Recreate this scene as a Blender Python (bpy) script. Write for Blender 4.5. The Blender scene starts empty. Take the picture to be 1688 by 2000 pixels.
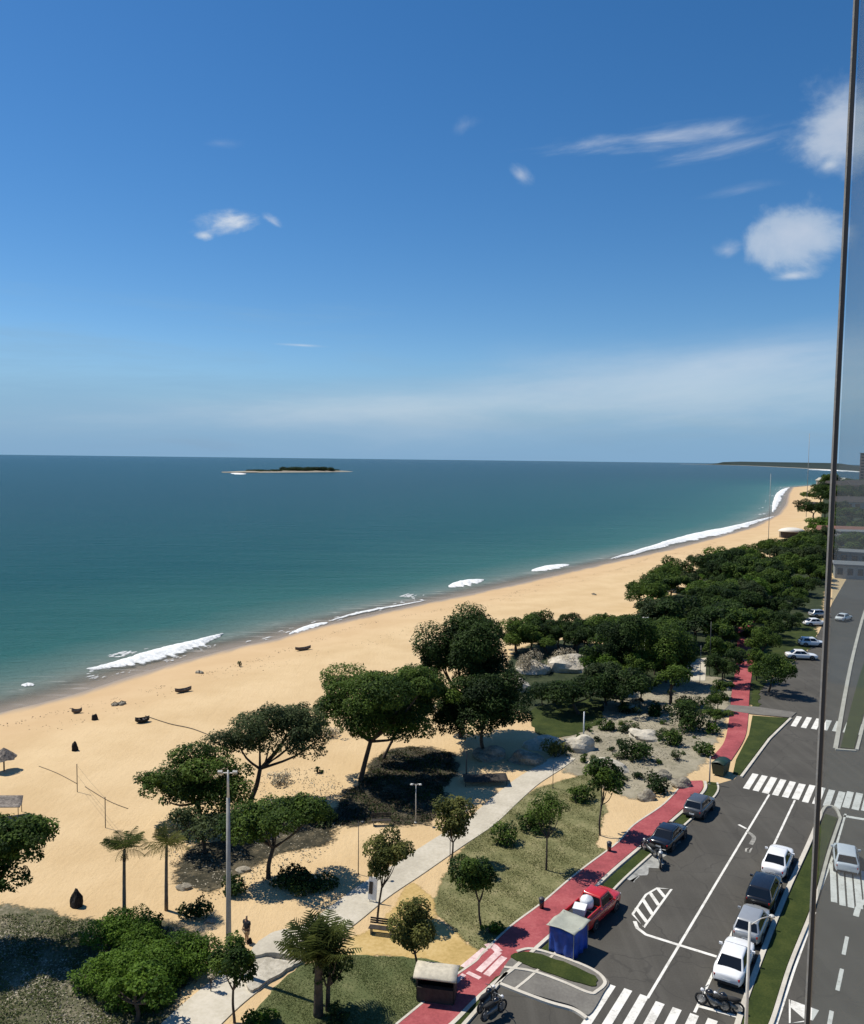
import bpy, bmesh, math, random
import numpy as np
from mathutils import Vector, Matrix

scene = bpy.context.scene
COL = scene.collection
random.seed(7)

# ------------------------------------------------------------------ camera
FPX, CAM_H = 1620.0, 30.0
PITCH, ROLL = math.atan(103 / FPX), math.atan(.0119)
Fw = np.array([0, math.cos(PITCH), -math.sin(PITCH)])
_R0 = np.array([1.0, 0, 0]); _U0 = np.array([0, math.sin(PITCH), math.cos(PITCH)])
Rt = math.cos(ROLL) * _R0 + math.sin(ROLL) * _U0
Up = -math.sin(ROLL) * _R0 + math.cos(ROLL) * _U0
cam_d = bpy.data.cameras.new('camera')
cam = bpy.data.objects.new('camera', cam_d); COL.objects.link(cam)
cam_d.sensor_fit = 'HORIZONTAL'; cam_d.sensor_width = 36; cam_d.lens = 36 * FPX / 1688
cam_d.clip_start = .2; cam_d.clip_end = 200000
cam.matrix_world = Matrix(((Rt[0], Up[0], -Fw[0], 0), (Rt[1], Up[1], -Fw[1], 0), (Rt[2], Up[2], -Fw[2], CAM_H), (0, 0, 0, 1)))
scene.camera = cam

# ------------------------------------------------------------------ light
TO_SUN = Vector((-.58, .27, 1.0)).normalized()
SUN_EL = math.asin(TO_SUN.z); SUN_AZ = math.atan2(TO_SUN.x, TO_SUN.y)
sd = bpy.data.lights.new('sun', 'SUN'); sd.energy = 4.6; sd.angle = math.radians(.5); sd.color = (1, .94, .83)
so = bpy.data.objects.new('sun', sd); COL.objects.link(so)
so.rotation_euler = TO_SUN.to_track_quat('Z', 'Y').to_euler()
vs = scene.view_settings
vs.view_transform = 'Standard'; vs.look = 'None'; vs.gamma = 1; vs.use_curve_mapping = False
vs.exposure = .2
scene.display_settings.display_device = 'sRGB'

class NT:
    """small helper round a node tree"""
    def __init__(s, nt): s.nt = nt
    def n(s, t, **kw):
        nd = s.nt.nodes.new(t)
        for k, v in kw.items():
            if k.startswith('i_'):
                nd.inputs[k[2:].replace('_', ' ')].default_value = v
            else: setattr(nd, k, v)
        return nd
    def l(s, a, b): s.nt.links.new(a, b)
    def val(s, x, inp):
        if isinstance(x, (int, float)): inp.default_value = x
        else: s.l(x, inp)
    def m(s, op, a, b=None, c=None, clamp=False):
        nd = s.n('ShaderNodeMath', operation=op, use_clamp=clamp)
        s.val(a, nd.inputs[0])
        if b is not None: s.val(b, nd.inputs[1])
        if c is not None: s.val(c, nd.inputs[2])
        return nd.outputs[0]
    def dot(s, vec, c):
        nd = s.n('ShaderNodeVectorMath', operation='DOT_PRODUCT'); s.l(vec, nd.inputs[0]); nd.inputs[1].default_value = c
        return nd.outputs['Value']
    def mix(s, fac, a, b):
        nd = s.n('ShaderNodeMix', data_type='RGBA'); s.val(fac, nd.inputs['Factor'])
        for x, i in ((a, nd.inputs['A']), (b, nd.inputs['B'])):
            if isinstance(x, tuple): i.default_value = (*x[:3], 1)
            else: s.l(x, i)
        return nd.outputs['Result']
    def sstep(s, x, a, b):
        nd = s.n('ShaderNodeMapRange', interpolation_type='SMOOTHSTEP'); s.val(x, nd.inputs['Value'])
        nd.inputs['From Min'].default_value = a; nd.inputs['From Max'].default_value = b
        return nd.outputs['Result']
    def noise(s, vec, scale, detail=4, rough=.55, dist=0):
        nd = s.n('ShaderNodeTexNoise'); nd.inputs['Scale'].default_value = scale; nd.inputs['Detail'].default_value = detail
        nd.inputs['Roughness'].default_value = rough; nd.inputs['Distortion'].default_value = dist
        if vec is not None: s.l(vec, nd.inputs['Vector'])
        return nd.outputs['Fac']
    def mapping(s, vec, scale=(1, 1, 1), rot=(0, 0, 0), loc=(0, 0, 0)):
        nd = s.n('ShaderNodeMapping'); s.l(vec, nd.inputs['Vector'])
        nd.inputs['Scale'].default_value = scale; nd.inputs['Rotation'].default_value = rot; nd.inputs['Location'].default_value = loc
        return nd.outputs[0]
    def ramp(s, fac, stops):
        nd = s.n('ShaderNodeValToRGB'); s.l(fac, nd.inputs[0]); cr = nd.color_ramp
        while len(cr.elements) < len(stops): cr.elements.new(.5)
        for e, (p, c) in zip(cr.elements, stops): e.position = p; e.color = (*c[:3], 1)
        return nd.outputs['Color']

def pix_dir(u, v):
    d = Fw + Rt * (u - 844) / FPX - Up * (v - 1000) / FPX
    return d / np.linalg.norm(d)

world = bpy.data.worlds.new('World'); scene.world = world; world.use_nodes = True
W = NT(world.node_tree); world.node_tree.nodes.clear()
sky = W.n('ShaderNodeTexSky', sky_type='NISHITA')
sky.sun_disc = False; sky.sun_elevation = SUN_EL; sky.sun_rotation = SUN_AZ
sky.altitude = 600; sky.air_density = 1.0; sky.dust_density = .25; sky.ozone_density = 5.0
SKY_S = .092
gen = W.n('ShaderNodeTexCoord').outputs['Generated']
sat = W.n('ShaderNodeHueSaturation'); sat.inputs['Saturation'].default_value = 1.25; W.l(sky.outputs[0], sat.inputs['Color'])
sky_col = sat.outputs[0]
dz = W.dot(gen, (0, 0, 1))
# low veil of stratus round the whole horizon, ragged upper edge
strat_n = W.noise(W.mapping(gen, (3, 3, 26)), 1.0, 7, .6, .4)
edge = W.m('ADD', dz, W.m('MULTIPLY', W.m('SUBTRACT', strat_n, .5), .30))
big_n = W.noise(W.mapping(gen, (1.3, 1.3, 1.3), (0, 0, 0), (0.9, 0.2, 0)), 1.0, 1)
edge = W.m('SUBTRACT', edge, W.m('MULTIPLY', W.m('SUBTRACT', big_n, .45), .22))
veil = W.m('MULTIPLY', W.m('SUBTRACT', 1.0, W.sstep(edge, .02, .13)), .6)
mist = W.m('MULTIPLY', W.m('SUBTRACT', 1.0, W.sstep(dz, .0, .13)), .85)
# cirrus streaks
cir_n = W.noise(W.mapping(gen, (5, 5, 34), (0, .12, 0), (3.1, .4, 0)), 1.0, 6, .62, .7)
def cloud(u, v, ru, rv, scale, lo, hi, amp, stretch=1.0, tilt=0.0, detail=7, off=0.0):
    """one cloud: an elliptical neighbourhood of its sky direction, broken up by noise"""
    c = pix_dir(u, v); r = np.cross(c, (0, 0, 1)); r /= np.linalg.norm(r); w = np.cross(r, c)
    ca, sa = math.cos(tilt), math.sin(tilt)
    r2 = r * ca + w * sa; w2 = w * ca - r * sa
    dc = W.m('MAXIMUM', W.dot(gen, tuple(c)), .05)
    x = W.m('DIVIDE', W.dot(gen, tuple(r2)), dc); y = W.m('DIVIDE', W.dot(gen, tuple(w2)), dc)
    comb = W.n('ShaderNodeCombineXYZ'); W.l(x, comb.inputs[0]); W.l(W.m('MULTIPLY', y, stretch), comb.inputs[1]); comb.inputs[2].default_value = off
    nz = W.noise(comb.outputs[0], scale, detail, .6, .3)
    ex = W.m('DIVIDE', x, ru / FPX); ey = W.m('DIVIDE', y, rv / FPX)
    rad = W.m('SQRT', W.m('ADD', W.m('MULTIPLY', ex, ex), W.m('MULTIPLY', ey, ey)))
    d = W.m('SUBTRACT', W.m('ADD', W.m('SUBTRACT', 1.0, rad), W.m('MULTIPLY', W.m('SUBTRACT', nz, .5), amp)), 0)
    front = W.m('GREATER_THAN', W.dot(gen, tuple(c)), .5)
    return W.m('MULTIPLY', W.sstep(d, lo, hi), front), d
specs = [(1330, 765, 950, 120, 2.6, -.1, 1.2, 1.6, 5, .07, .36, 21.0), (700, 800, 800, 60, 3.2, -.1, 1.3, 1.6, 6, .03, .30, 22.0), (1500, 700, 500, 70, 4, .0, 1.4, 1.8, 5, .09, .24, 23.0),  # u, v, ru, rv, scale, lo, hi, amp, stretch, tilt, opacity, off
    (455, 424, 85, 30, 16, .1, 1.1, 2.3, 2.2, .22, .8, 1.0), (398, 460, 22, 10, 30, .0, .9, 1.6, 2, .1, .7, 2.0),
    (535, 434, 26, 12, 26, .1, 1.0, 2.0, 2, -.5, .4, 3.0), (1017, 342, 30, 17, 26, .0, 1.2, 1.8, 2, -.6, .45, 4.0),
    (1575, 450, 112, 74, 9, .15, .6, 1.9, 1.2, .12, .60, 5.0), (1645, 232, 98, 92, 9, .1, .8, 2.3, 1.25, .3, .60, 6.0),
    (1548, 538, 52, 14, 20, .0, 1.0, 1.6, 2, 0, .6, 7.0), (1420, 488, 35, 22, 24, .1, 1.3, 1.8, 1.5, 0, .3, 8.0),
    (1622, 322, 24, 14, 26, .0, 1.0, 1.4, 1.5, 0, .5, 8.5),
    (1270, 270, 290, 26, 9, .1, 1.6, 2.2, 5, .03, .55, 9.0), (1430, 285, 170, 22, 10, .1, 1.5, 2.2, 5, .12, .4, 10.0),
    (585, 674, 62, 4, 16, .0, 1.2, 1.2, 4, -.02, .45, 11.0), (905, 245, 40, 22, 20, .2, 1.6, 1.8, 1.6, .4, .2, 12.0),
    (430, 280, 60, 14, 14, .2, 1.6, 1.8, 3, .1, .14, 13.0), (1450, 370, 90, 14, 12, .1, 1.6, 2.0, 4, .1, .2, 14.0)]
ENV_WHITE = (7.4, 7.7, 8.0)
col = W.mix(mist, sky_col, (1.35, 2.95, 5.2))
col = W.mix(veil, col, (2.3, 4.1, 6.0))
for (u, v, ru, rv, sc, lo, hi, amp, st, ti, op, of) in specs:
    mk, d = cloud(u, v, ru, rv, sc, lo, hi, amp, st, ti, 7, of)
    shade = W.mix(W.sstep(d, .1, 1.2), (4.4, 5.5, 6.7), ENV_WHITE)
    col = W.mix(W.m('MULTIPLY', mk, op), col, shade)
bg = W.n('ShaderNodeBackground'); bg.inputs['Strength'].default_value = SKY_S
W.l(col, bg.inputs['Color'])
wo = W.n('ShaderNodeOutputWorld'); W.l(bg.outputs[0], wo.inputs['Surface'])
world.cycles.sampling_method = 'MANUAL'; world.cycles.sample_map_resolution = 512

# ------------------------------------------------------------------ measuring the place
SEA_Z = -1.5
T2 = np.array([.54, .8417]); N2 = np.array([.8417, -.54])          # along the coast, inland
ROAD_ANG = math.atan2(.8417, .54)

def G(u, v, z=0.0):
    d = Fw + Rt * (u - 844) / FPX - Up * (v - 1000) / FPX
    return np.array([0, 0, CAM_H]) + d * ((z - CAM_H) / d[2])

_sh = [(0,1392),(60,1378),(150,1355),(250,1322),(330,1298),(400,1280),(470,1262),(540,1248),(600,1230),(700,1207),(800,1185),(900,1164),
       (1000,1143),(1100,1120),(1200,1097),(1300,1075),(1400,1050),(1470,1030),(1520,1005),(1535,985),(1540,965),(1548,952),(1600,947),(1660,943)]
_p = [G(u, v, SEA_Z)[:2] for u, v in _sh]
SH_S = np.array([-4000, -200, 0] + [p @ T2 for p in _p] + [1800, 2200, 3000, 4500, 90000])
SH_N = np.array([-420, -120, -99] + [p @ N2 for p in _p] + [-20, 420, 1700, 3600, 60000])
def shore_n(s): return np.interp(s, SH_S, SH_N)
def inland(x, y):
    s = x * T2[0] + y * T2[1]
    return x * N2[0] + y * N2[1] - shore_n(s)
def profile(d):
    d = np.asarray(d, float)
    x = np.clip(d / 32, 0, 1)
    return np.where(d >= 0, SEA_Z + 1.5 * (1 - (1 - x) ** 1.8), SEA_Z + .07 * np.maximum(d, -60))
def ground_z(x, y): return float(profile(inland(x, y)))
def P(u, v):
    z = 0.0
    for _ in range(12):
        q = G(u, v, z); z = .5 * z + .5 * ground_z(q[0], q[1])
    q = G(u, v, z)
    return Vector((q[0], q[1], ground_z(q[0], q[1])))
def depth_of(p): return float((np.array(p) - np.array([0, 0, CAM_H])) @ Fw)
def at_depth(u, v, dep):
    d = Fw + Rt * (u - 844) / FPX - Up * (v - 1000) / FPX
    return Vector(np.array([0, 0, CAM_H]) + d * dep)

# ------------------------------------------------------------------ materials
MATS = {}
def new_mat(name):
    m = bpy.data.materials.new(name); m.use_nodes = True; m.node_tree.nodes.clear(); MATS[name] = m
    t = NT(m.node_tree); out = t.n('ShaderNodeOutputMaterial'); b = t.n('ShaderNodeBsdfPrincipled')
    t.l(b.outputs[0], out.inputs['Surface'])
    return m, t, b, out
def plain(name, c, rough=.6, metal=0, var=.12, scale=3.0, bump=0.0, coat=0.0, spec=.5):
    m, t, b, out = new_mat(name)
    tc = t.n('ShaderNodeTexCoord').outputs['Object']
    nz = t.noise(tc, scale, 5)
    a = tuple(x * (1 - var) for x in c); d = tuple(min(1, x * (1 + var)) for x in c)
    t.l(t.mix(t.sstep(nz, .3, .7), a, d), b.inputs['Base Color'])
    b.inputs['Roughness'].default_value = rough; b.inputs['Metallic'].default_value = metal; b.inputs['Coat Weight'].default_value = coat
    b.inputs['Specular IOR Level'].default_value = spec
    if bump:
        bp = t.n('ShaderNodeBump'); bp.inputs['Strength'].default_value = bump; bp.inputs['Distance'].default_value = .05
        t.l(t.noise(tc, scale * 6, 6), bp.inputs['Height']); t.l(bp.outputs[0], b.inputs['Normal'])
    return m
def ground_mat(name, stops, scale=.5, fine=6.0, bump=.4, rough=.9, bdist=.04, spots=None, soft=0.0):
    m, t, b, out = new_mat(name)
    pos = t.n('ShaderNodeNewGeometry').outputs['Position']
    n1 = t.noise(pos, scale, 6, .6); n2 = t.noise(pos, fine, 5, .65)
    f = t.m('ADD', t.m('MULTIPLY', n1, .6), t.m('MULTIPLY', n2, .4))
    col = t.ramp(t.sstep(f, .3, .7), stops)
    if spots:
        v = t.noise(pos, spots[0], 4, .7)
        col = t.mix(t.m('MULTIPLY', t.sstep(v, spots[1], spots[1] + .08), spots[3]), col, spots[2])
    t.l(col, b.inputs['Base Color']); b.inputs['Roughness'].default_value = rough
    b.inputs['Specular IOR Level'].default_value = .25
    bp = t.n('ShaderNodeBump'); bp.inputs['Strength'].default_value = bump; bp.inputs['Distance'].default_value = bdist
    t.l(n2, bp.inputs['Height']); t.l(bp.outputs[0], b.inputs['Normal'])
    if soft:   # the patch thins out into the sand along its rim
        dist = t.n('ShaderNodeAttribute', attribute_name='rim').outputs['Fac']
        e = t.m('ADD', dist, t.m('MULTIPLY', t.m('SUBTRACT', t.noise(pos, .45, 3), .5), soft * 2.2))
        e = t.m('ADD', e, t.m('MULTIPLY', t.m('SUBTRACT', t.noise(pos, 3.5, 6, .75), .5), soft * 1.6))
        tb = t.n('ShaderNodeBsdfTransparent'); mx = t.n('ShaderNodeMixShader'); t.l(t.sstep(e, -.25 * soft, .25 * soft), mx.inputs[0])
        t.l(tb.outputs[0], mx.inputs[1]); t.l(b.outputs[0], mx.inputs[2]); t.l(mx.outputs[0], out.inputs['Surface'])
    return m
def leaf_mat(name, dark, light, trans=.33):
    m, t, b, out = new_mat(name)
    at = t.n('ShaderNodeAttribute', attribute_name='tint').outputs['Fac']
    col = t.mix(at, dark, light)
    t.l(col, b.inputs['Base Color']); b.inputs['Roughness'].default_value = .65; b.inputs['Specular IOR Level'].default_value = .16
    tr = t.n('ShaderNodeBsdfTranslucent'); t.l(col, tr.inputs['Color'])
    mx = t.n('ShaderNodeMixShader'); mx.inputs[0].default_value = trans
    t.l(b.outputs[0], mx.inputs[1]); t.l(tr.outputs[0], mx.inputs[2]); t.l(mx.outputs[0], out.inputs['Surface'])
    return m

# sand: wetness is where the swash really reaches (distance from the waterline)
m, t, b, out = new_mat('sand')
pos = t.n('ShaderNodeNewGeometry').outputs['Position']
shore = t.n('ShaderNodeAttribute', attribute_name='shore').outputs['Fac']
n1 = t.noise(pos, .12, 5, .6); n2 = t.noise(pos, 2.2, 6, .7); n3 = t.noise(t.mapping(pos, (.35, .05, 1), (0, 0, -.57)), 1.0, 5, .6)
dry = t.mix(t.sstep(n1, .3, .72), (.61, .450, .255), (.53, .377, .200))
dry = t.mix(t.m('MULTIPLY', t.sstep(n2, .5, .8), .35), dry, (.42, .29, .15))
dry = t.mix(t.m('MULTIPLY', t.sstep(n3, .55, .75), .22), dry, (.50, .34, .17))
wetd = t.m('ADD', shore, t.m('MULTIPLY', t.m('SUBTRACT', n3, .5), 4.0))
wet = t.m('SUBTRACT', 1.0, t.sstep(wetd, .0, 3.0))
damp = t.m('SUBTRACT', 1.0, t.sstep(wetd, 4.0, 22))
colr = t.mix(t.m('MULTIPLY', damp, .45), dry, (.50, .325, .175))
colr = t.mix(wet, colr, (.31, .24, .17))
t.l(colr, b.inputs['Base Color'])
t.l(t.m('SUBTRACT', .95, t.m('MULTIPLY', wet, .5)), b.inputs['Roughness']); b.inputs['Specular IOR Level'].default_value = .25
bp = t.n('ShaderNodeBump'); bp.inputs['Strength'].default_value = .9; bp.inputs['Distance'].default_value = .09
trk = t.noise(t.mapping(pos, (.9, .12, 1), (0, 0, -.57)), 1.0, 5, .7, .5)
fine = t.m('ADD', t.noise(pos, 2.4, 5, .7), t.m('MULTIPLY', trk, .9))
t.l(t.m('MULTIPLY', fine, t.m('SUBTRACT', 1.0, damp)), bp.inputs['Height']); t.l(bp.outputs[0], b.inputs['Normal'])

# sea: colour follows the depth of the water (distance from the shore)
m, t, b, out = new_mat('sea_water')
pos = t.n('ShaderNodeNewGeometry').outputs['Position']
shore = t.n('ShaderNodeAttribute', attribute_name='shore').outputs['Fac']
wob = t.noise(t.mapping(pos, (.012, .05, 1), (0, 0, .57)), 1.0, 4)
dd = t.m('MAXIMUM', t.m('ADD', shore, t.m('MULTIPLY', t.m('SUBTRACT', wob, .5), t.m('MULTIPLY', shore, .9))), 0.0)
fac = t.m('DIVIDE', t.m('LOGARITHM', t.m('ADD', dd, 1.0), 10.0), 4.0)
col = t.ramp(fac, [(0, (.26, .235, .195)), (.19, (.21, .215, .18)), (.28, (.10, .165, .145)), (.36, (.026, .112, .104)), (.5, (.004, .066, .074)), (.66, (.002, .046, .064)), (1, (.001, .040, .066))])
t.l(col, b.inputs['Base Color']); b.inputs['Roughness'].default_value = .22; b.inputs['IOR'].default_value = 1.33
b.inputs['Specular IOR Level'].default_value = .02
swell = t.noise(t.mapping(pos, (.05, .22, 1), (0, 0, .57)), 1.0, 3)
rip = t.noise(t.mapping(pos, (.5, 1.1, 1), (0, 0, .8)), 1.0, 5, .65)
h = t.m('ADD', t.m('MULTIPLY', swell, 1.0), t.m('MULTIPLY', rip, .55))
bp = t.n('ShaderNodeBump'); bp.inputs['Strength'].default_value = 1.0; bp.inputs['Distance'].default_value = 1.3
t.l(h, bp.inputs['Height']); t.l(bp.outputs[0], b.inputs['Normal'])
# thin lace of foam left by the swash
fo = t.noise(t.mapping(pos, (.10, .9, 1), (0, 0, .57)), 1.0, 7, .7, .6)
fm = t.m('MULTIPLY', t.sstep(fo, .53, .68), t.m('SUBTRACT', 1.0, t.sstep(shore, 1.5, 15.0)))
fmm = t.m('MULTIPLY', fm, .62)
df = t.n('ShaderNodeBsdfDiffuse'); df.inputs['Color'].default_value = (.72, .70, .66, 1)
mx = t.n('ShaderNodeMixShader'); t.l(fmm, mx.inputs[0]); t.l(b.outputs[0], mx.inputs[1]); t.l(df.outputs[0], mx.inputs[2])
# the film of water right at the edge lets the wet sand through
tb = t.n('ShaderNodeBsdfTransparent')
mx2 = t.n('ShaderNodeMixShader'); t.l(t.m('MULTIPLY', t.m('SUBTRACT', 1.0, t.sstep(shore, .5, 9.0)), .75), mx2.inputs[0])
t.l(mx.outputs[0], mx2.inputs[1]); t.l(tb.outputs[0], mx2.inputs[2]); t.l(mx2.outputs[0], out.inputs['Surface'])

m, t, b, out = new_mat('foam')
pos = t.n('ShaderNodeNewGeometry').outputs['Position']
t.l(t.mix(t.sstep(t.noise(pos, 1.3, 6, .7), .35, .65), (.62, .64, .63), (.9, .9, .88)), b.inputs['Base Color']); b.inputs['Roughness'].default_value = .8
bp = t.n('ShaderNodeBump'); bp.inputs['Strength'].default_value = .7; bp.inputs['Distance'].default_value = .3
t.l(t.noise(pos, 1.8, 6, .7), bp.inputs['Height']); t.l(bp.outputs[0], b.inputs['Normal'])
eg = t.n('ShaderNodeAttribute', attribute_name='body').outputs['Fac']
lace = t.noise(t.mapping(pos, (.5, 1.5, 1), (0, 0, .57)), 1.0, 7, .72, .4)
tb = t.n('ShaderNodeBsdfTransparent'); mx = t.n('ShaderNodeMixShader')
t.l(t.sstep(t.m('ADD', eg, t.m('MULTIPLY', t.m('SUBTRACT', lace, .5), 1.5)), .12, .55), mx.inputs[0])
t.l(tb.outputs[0], mx.inputs[1]); t.l(b.outputs[0], mx.inputs[2]); t.l(mx.outputs[0], out.inputs['Surface'])

ground_mat('lawn', [(0, (.10, .105, .04)), (.5, (.175, .17, .075)), (1, (.27, .24, .125))], .55, 5, .8, .95, .06, soft=.7)
ground_mat('lawn_green', [(0, (.065, .085, .03)), (.5, (.10, .115, .045)), (1, (.15, .155, .07))], .5, 6, .8, .95, .06)
ground_mat('verge', [(0, (.018, .030, .005)), (.5, (.032, .047, .008)), (1, (.055, .068, .014))], .6, 7, .8, .95, .06)
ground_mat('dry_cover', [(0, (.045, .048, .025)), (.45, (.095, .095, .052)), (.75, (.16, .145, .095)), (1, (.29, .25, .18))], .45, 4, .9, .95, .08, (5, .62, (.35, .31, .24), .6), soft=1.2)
ground_mat('ochre', [(0, (.36, .25, .085)), (.5, (.47, .33, .13)), (1, (.56, .41, .19))], .25, 4, .3, soft=0.5)
ground_mat('pale_path', [(0, (.40, .36, .285)), (.5, (.49, .445, .355)), (1, (.58, .53, .44))], .3, 4, .15, .8, .02, (1.1, .66, (.40, .34, .25), .4))
ground_mat('grey_sand', [(0, (.20, .18, .125)), (.5, (.28, .25, .18)), (1, (.36, .32, .235))], .35, 2, .8, .95, .12, (.9, .58, (.11, .115, .06), .6), soft=1.3)
ground_mat('red_path', [(0, (.22, .050, .054)), (.5, (.33, .072, .078)), (1, (.41, .115, .115))], .35, 5, .12, .75, .01, (.8, .66, (.24, .06, .06), .5))
ground_mat('asphalt', [(0, (.058, .054, .046)), (.5, (.072, .067, .057)), (1, (.09, .084, .072))], .18, 9, .25, .85, .01, (.5, .66, (.115, .11, .10), .3))
ground_mat('grey_pavement', [(0, (.12, .112, .098)), (.5, (.155, .145, .128)), (1, (.20, .19, .165))], .4, 6, .15, .85, .01)
ground_mat('worn_concrete', [(0, (.15, .15, .14)), (.5, (.30, .30, .28)), (1, (.42, .42, .39))], .9, 3, .4, .85, .03)
ground_mat('kerb', [(0, (.42, .385, .32)), (.5, (.52, .48, .405)), (1, (.6, .56, .48))], .6, 6, .2, .8, .01)
ground_mat('road_paint', [(0, (.46, .44, .39)), (.4, (.68, .66, .60)), (1, (.80, .78, .72))], 1.2, 9, .1, .7, .005)
ground_mat('faded_paint', [(0, (.10, .10, .09)), (.5, (.26, .25, .22)), (1, (.45, .43, .38))], 1.6, 7, .1, .75, .005)
ground_mat('pink_paint', [(0, (.45, .26, .26)), (.5, (.66, .48, .46)), (1, (.78, .66, .62))], 1.2, 7, .1, .7, .005)
ground_mat('rock', [(0, (.15, .13, .10)), (.5, (.28, .25, .19)), (1, (.44, .39, .31))], .8, 4, 1.0, .9, .15)
ground_mat('painted_shade', [(0, (.020, .019, .010)), (.5, (.045, .040, .024)), (1, (.12, .10, .062))], .9, 3, 1.0, .95, .12, (1.6, .56, (.22, .175, .105), .5), soft=1.3)  # near-black ground colour with brown flecks, paints tree shade onto the sand
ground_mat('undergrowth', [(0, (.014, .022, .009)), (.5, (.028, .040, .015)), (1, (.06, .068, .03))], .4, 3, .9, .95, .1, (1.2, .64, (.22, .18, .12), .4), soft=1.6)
ground_mat('pale_rock', [(0, (.30, .27, .21)), (.5, (.46, .42, .34)), (1, (.58, .53, .44))], .6, 4, .8, .9, .1)
ground_mat('bleached', [(0, (.38, .34, .26)), (.5, (.56, .50, .40)), (1, (.68, .62, .52))], .8, 4, 1.0, .9, .12)
ground_mat('dark_rock', [(0, (.010, .010, .010)), (.5, (.02, .019, .017)), (1, (.05, .045, .04))], 1.5, 6, 1.0, .9, .1)
ground_mat('hill_green', [(0, (.014, .024, .020)), (.5, (.020, .032, .025)), (1, (.03, .042, .032))], .02, .1, .3, .95, .5)
ground_mat('far_sand', [(0, (.42, .34, .24)), (1, (.56, .47, .35))], .05, .3, .2)
leaf_mat('leaf_tree', (.013, .036, .007), (.105, .165, .024))
leaf_mat('leaf_dark', (.008, .022, .007), (.050, .088, .018))
leaf_mat('leaf_grey', (.022, .040, .014), (.095, .125, .045))
leaf_mat('leaf_bright', (.022, .060, .006), (.115, .20, .020))
leaf_mat('leaf_olive', (.055, .07, .016), (.19, .19, .05))
leaf_mat('leaf_pale', (.20, .17, .11), (.50, .44, .32), .1)
leaf_mat('leaf_palm', (.028, .045, .012), (.12, .145, .04))
leaf_mat('leaf_dead', (.03, .022, .014), (.09, .065, .04), .1)
leaf_mat('grass_blade', (.10, .11, .035), (.24, .235, .10), .3)
leaf_mat('grass_green', (.06, .085, .022), (.15, .17, .065), .3)
leaf_mat('litter', (.07, .065, .04), (.46, .41, .31), .05)
m = MATS['asphalt']; t = NT(m.node_tree); b = next(q for q in m.node_tree.nodes if q.type == 'BSDF_PRINCIPLED')
pos = t.n('ShaderNodeNewGeometry').outputs['Position']; src = b.inputs['Base Color'].links[0].from_socket
ax = t.mapping(pos, (1, 1, 1), (0, 0, ROAD_ANG - math.pi / 2))
wear = t.noise(t.mapping(pos, (1.3, .03, 1), (0, 0, .57)), 1.0, 3)
patch = t.n('ShaderNodeTexVoronoi'); patch.inputs['Scale'].default_value = .13; t.l(pos, patch.inputs['Vector'])
crack = t.n('ShaderNodeTexVoronoi', feature='DISTANCE_TO_EDGE'); crack.inputs['Scale'].default_value = .22; t.l(t.n('ShaderNodeVectorMath', operation='ADD').outputs[0], crack.inputs['Vector'])
va = crack.inputs['Vector'].links[0].from_node; t.l(pos, va.inputs[0]); nzv = t.n('ShaderNodeTexNoise'); nzv.inputs['Scale'].default_value = .8; t.l(pos, nzv.inputs['Vector']); t.l(nzv.outputs['Color'], va.inputs[1])
c1 = t.mix(t.m('MULTIPLY', t.sstep(wear, .45, .7), .35), src, (.108, .101, .087))
c1 = t.mix(t.m('MULTIPLY', t.sstep(t.noise(pos, .22, 3), .58, .66), .25), c1, (.05, .047, .042))
c1 = t.mix(t.m('MULTIPLY', t.m('SUBTRACT', 1.0, t.sstep(crack.outputs['Distance'], .004, .012)), .4), c1, (.035, .033, .03))
c1 = t.mix(t.m('MULTIPLY', t.sstep(t.noise(pos, .9, 2), .72, .78), .5), c1, (.03, .028, .026))
t.l(c1, b.inputs['Base Color'])
m = MATS['road_paint']; t = NT(m.node_tree); b = next(q for q in m.node_tree.nodes if q.type == 'BSDF_PRINCIPLED')
pos = t.n('ShaderNodeNewGeometry').outputs['Position']; src = b.inputs['Base Color'].links[0].from_socket
t.l(t.mix(t.m('MULTIPLY', t.sstep(t.noise(pos, 2.2, 7, .75), .56, .70), .65), src, (.16, .15, .13)), b.inputs['Base Color'])
plain('bark', (.065, .05, .036), .9, var=.35, scale=2, bump=.8)
plain('bark_pale', (.16, .13, .10), .9, var=.3, scale=2, bump=.6)
plain('pole_grey', (.30, .30, .28), .6, var=.1, bump=.1)
plain('pole_pale', (.55, .54, .5), .5, var=.08)
plain('pole_dark', (.05, .05, .05), .5)
plain('lamp_glass', (.7, .7, .66), .2)
plain('car_white', (.80, .80, .79), .25, var=.02, coat=.7)
plain('car_silver', (.42, .43, .43), .3, metal=.4, var=.03, coat=.6)
plain('car_black', (.012, .012, .013), .2, var=.1, coat=.8)
plain('car_grey', (.10, .105, .11), .25, metal=.3, var=.05, coat=.6)
plain('car_red', (.50, .025, .022), .25, var=.05, coat=.7)
plain('car_blue_white', (.62, .66, .70), .25, var=.02, coat=.7)
plain('car_glass', (.008, .009, .010), .06, var=.0, spec=.6)
plain('tyre', (.018, .018, .018), .85)
plain('rim', (.42, .42, .42), .35, metal=.8)
plain('headlight', (.75, .76, .78), .1, var=0)
plain('taillight', (.42, .01, .01), .2, var=0)
plain('plate', (.7, .7, .66), .5)
plain('blue_tarp', (.016, .065, .34), .55, var=.3, scale=1.2, bump=.3)
plain('grey_canvas', (.34, .35, .29), .8, var=.12, scale=1.5, bump=.3)
plain('cream_roof', (.50, .45, .35), .8, var=.15, bump=.2)
plain('dark_wood', (.035, .028, .022), .8, var=.3, bump=.3)
plain('thatch', (.22, .19, .16), .95, var=.45, scale=5, bump=1.0)
plain('white_panel', (.78, .77, .73), .6, var=.04)
plain('grey_metal', (.16, .17, .17), .45, metal=.5)
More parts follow.
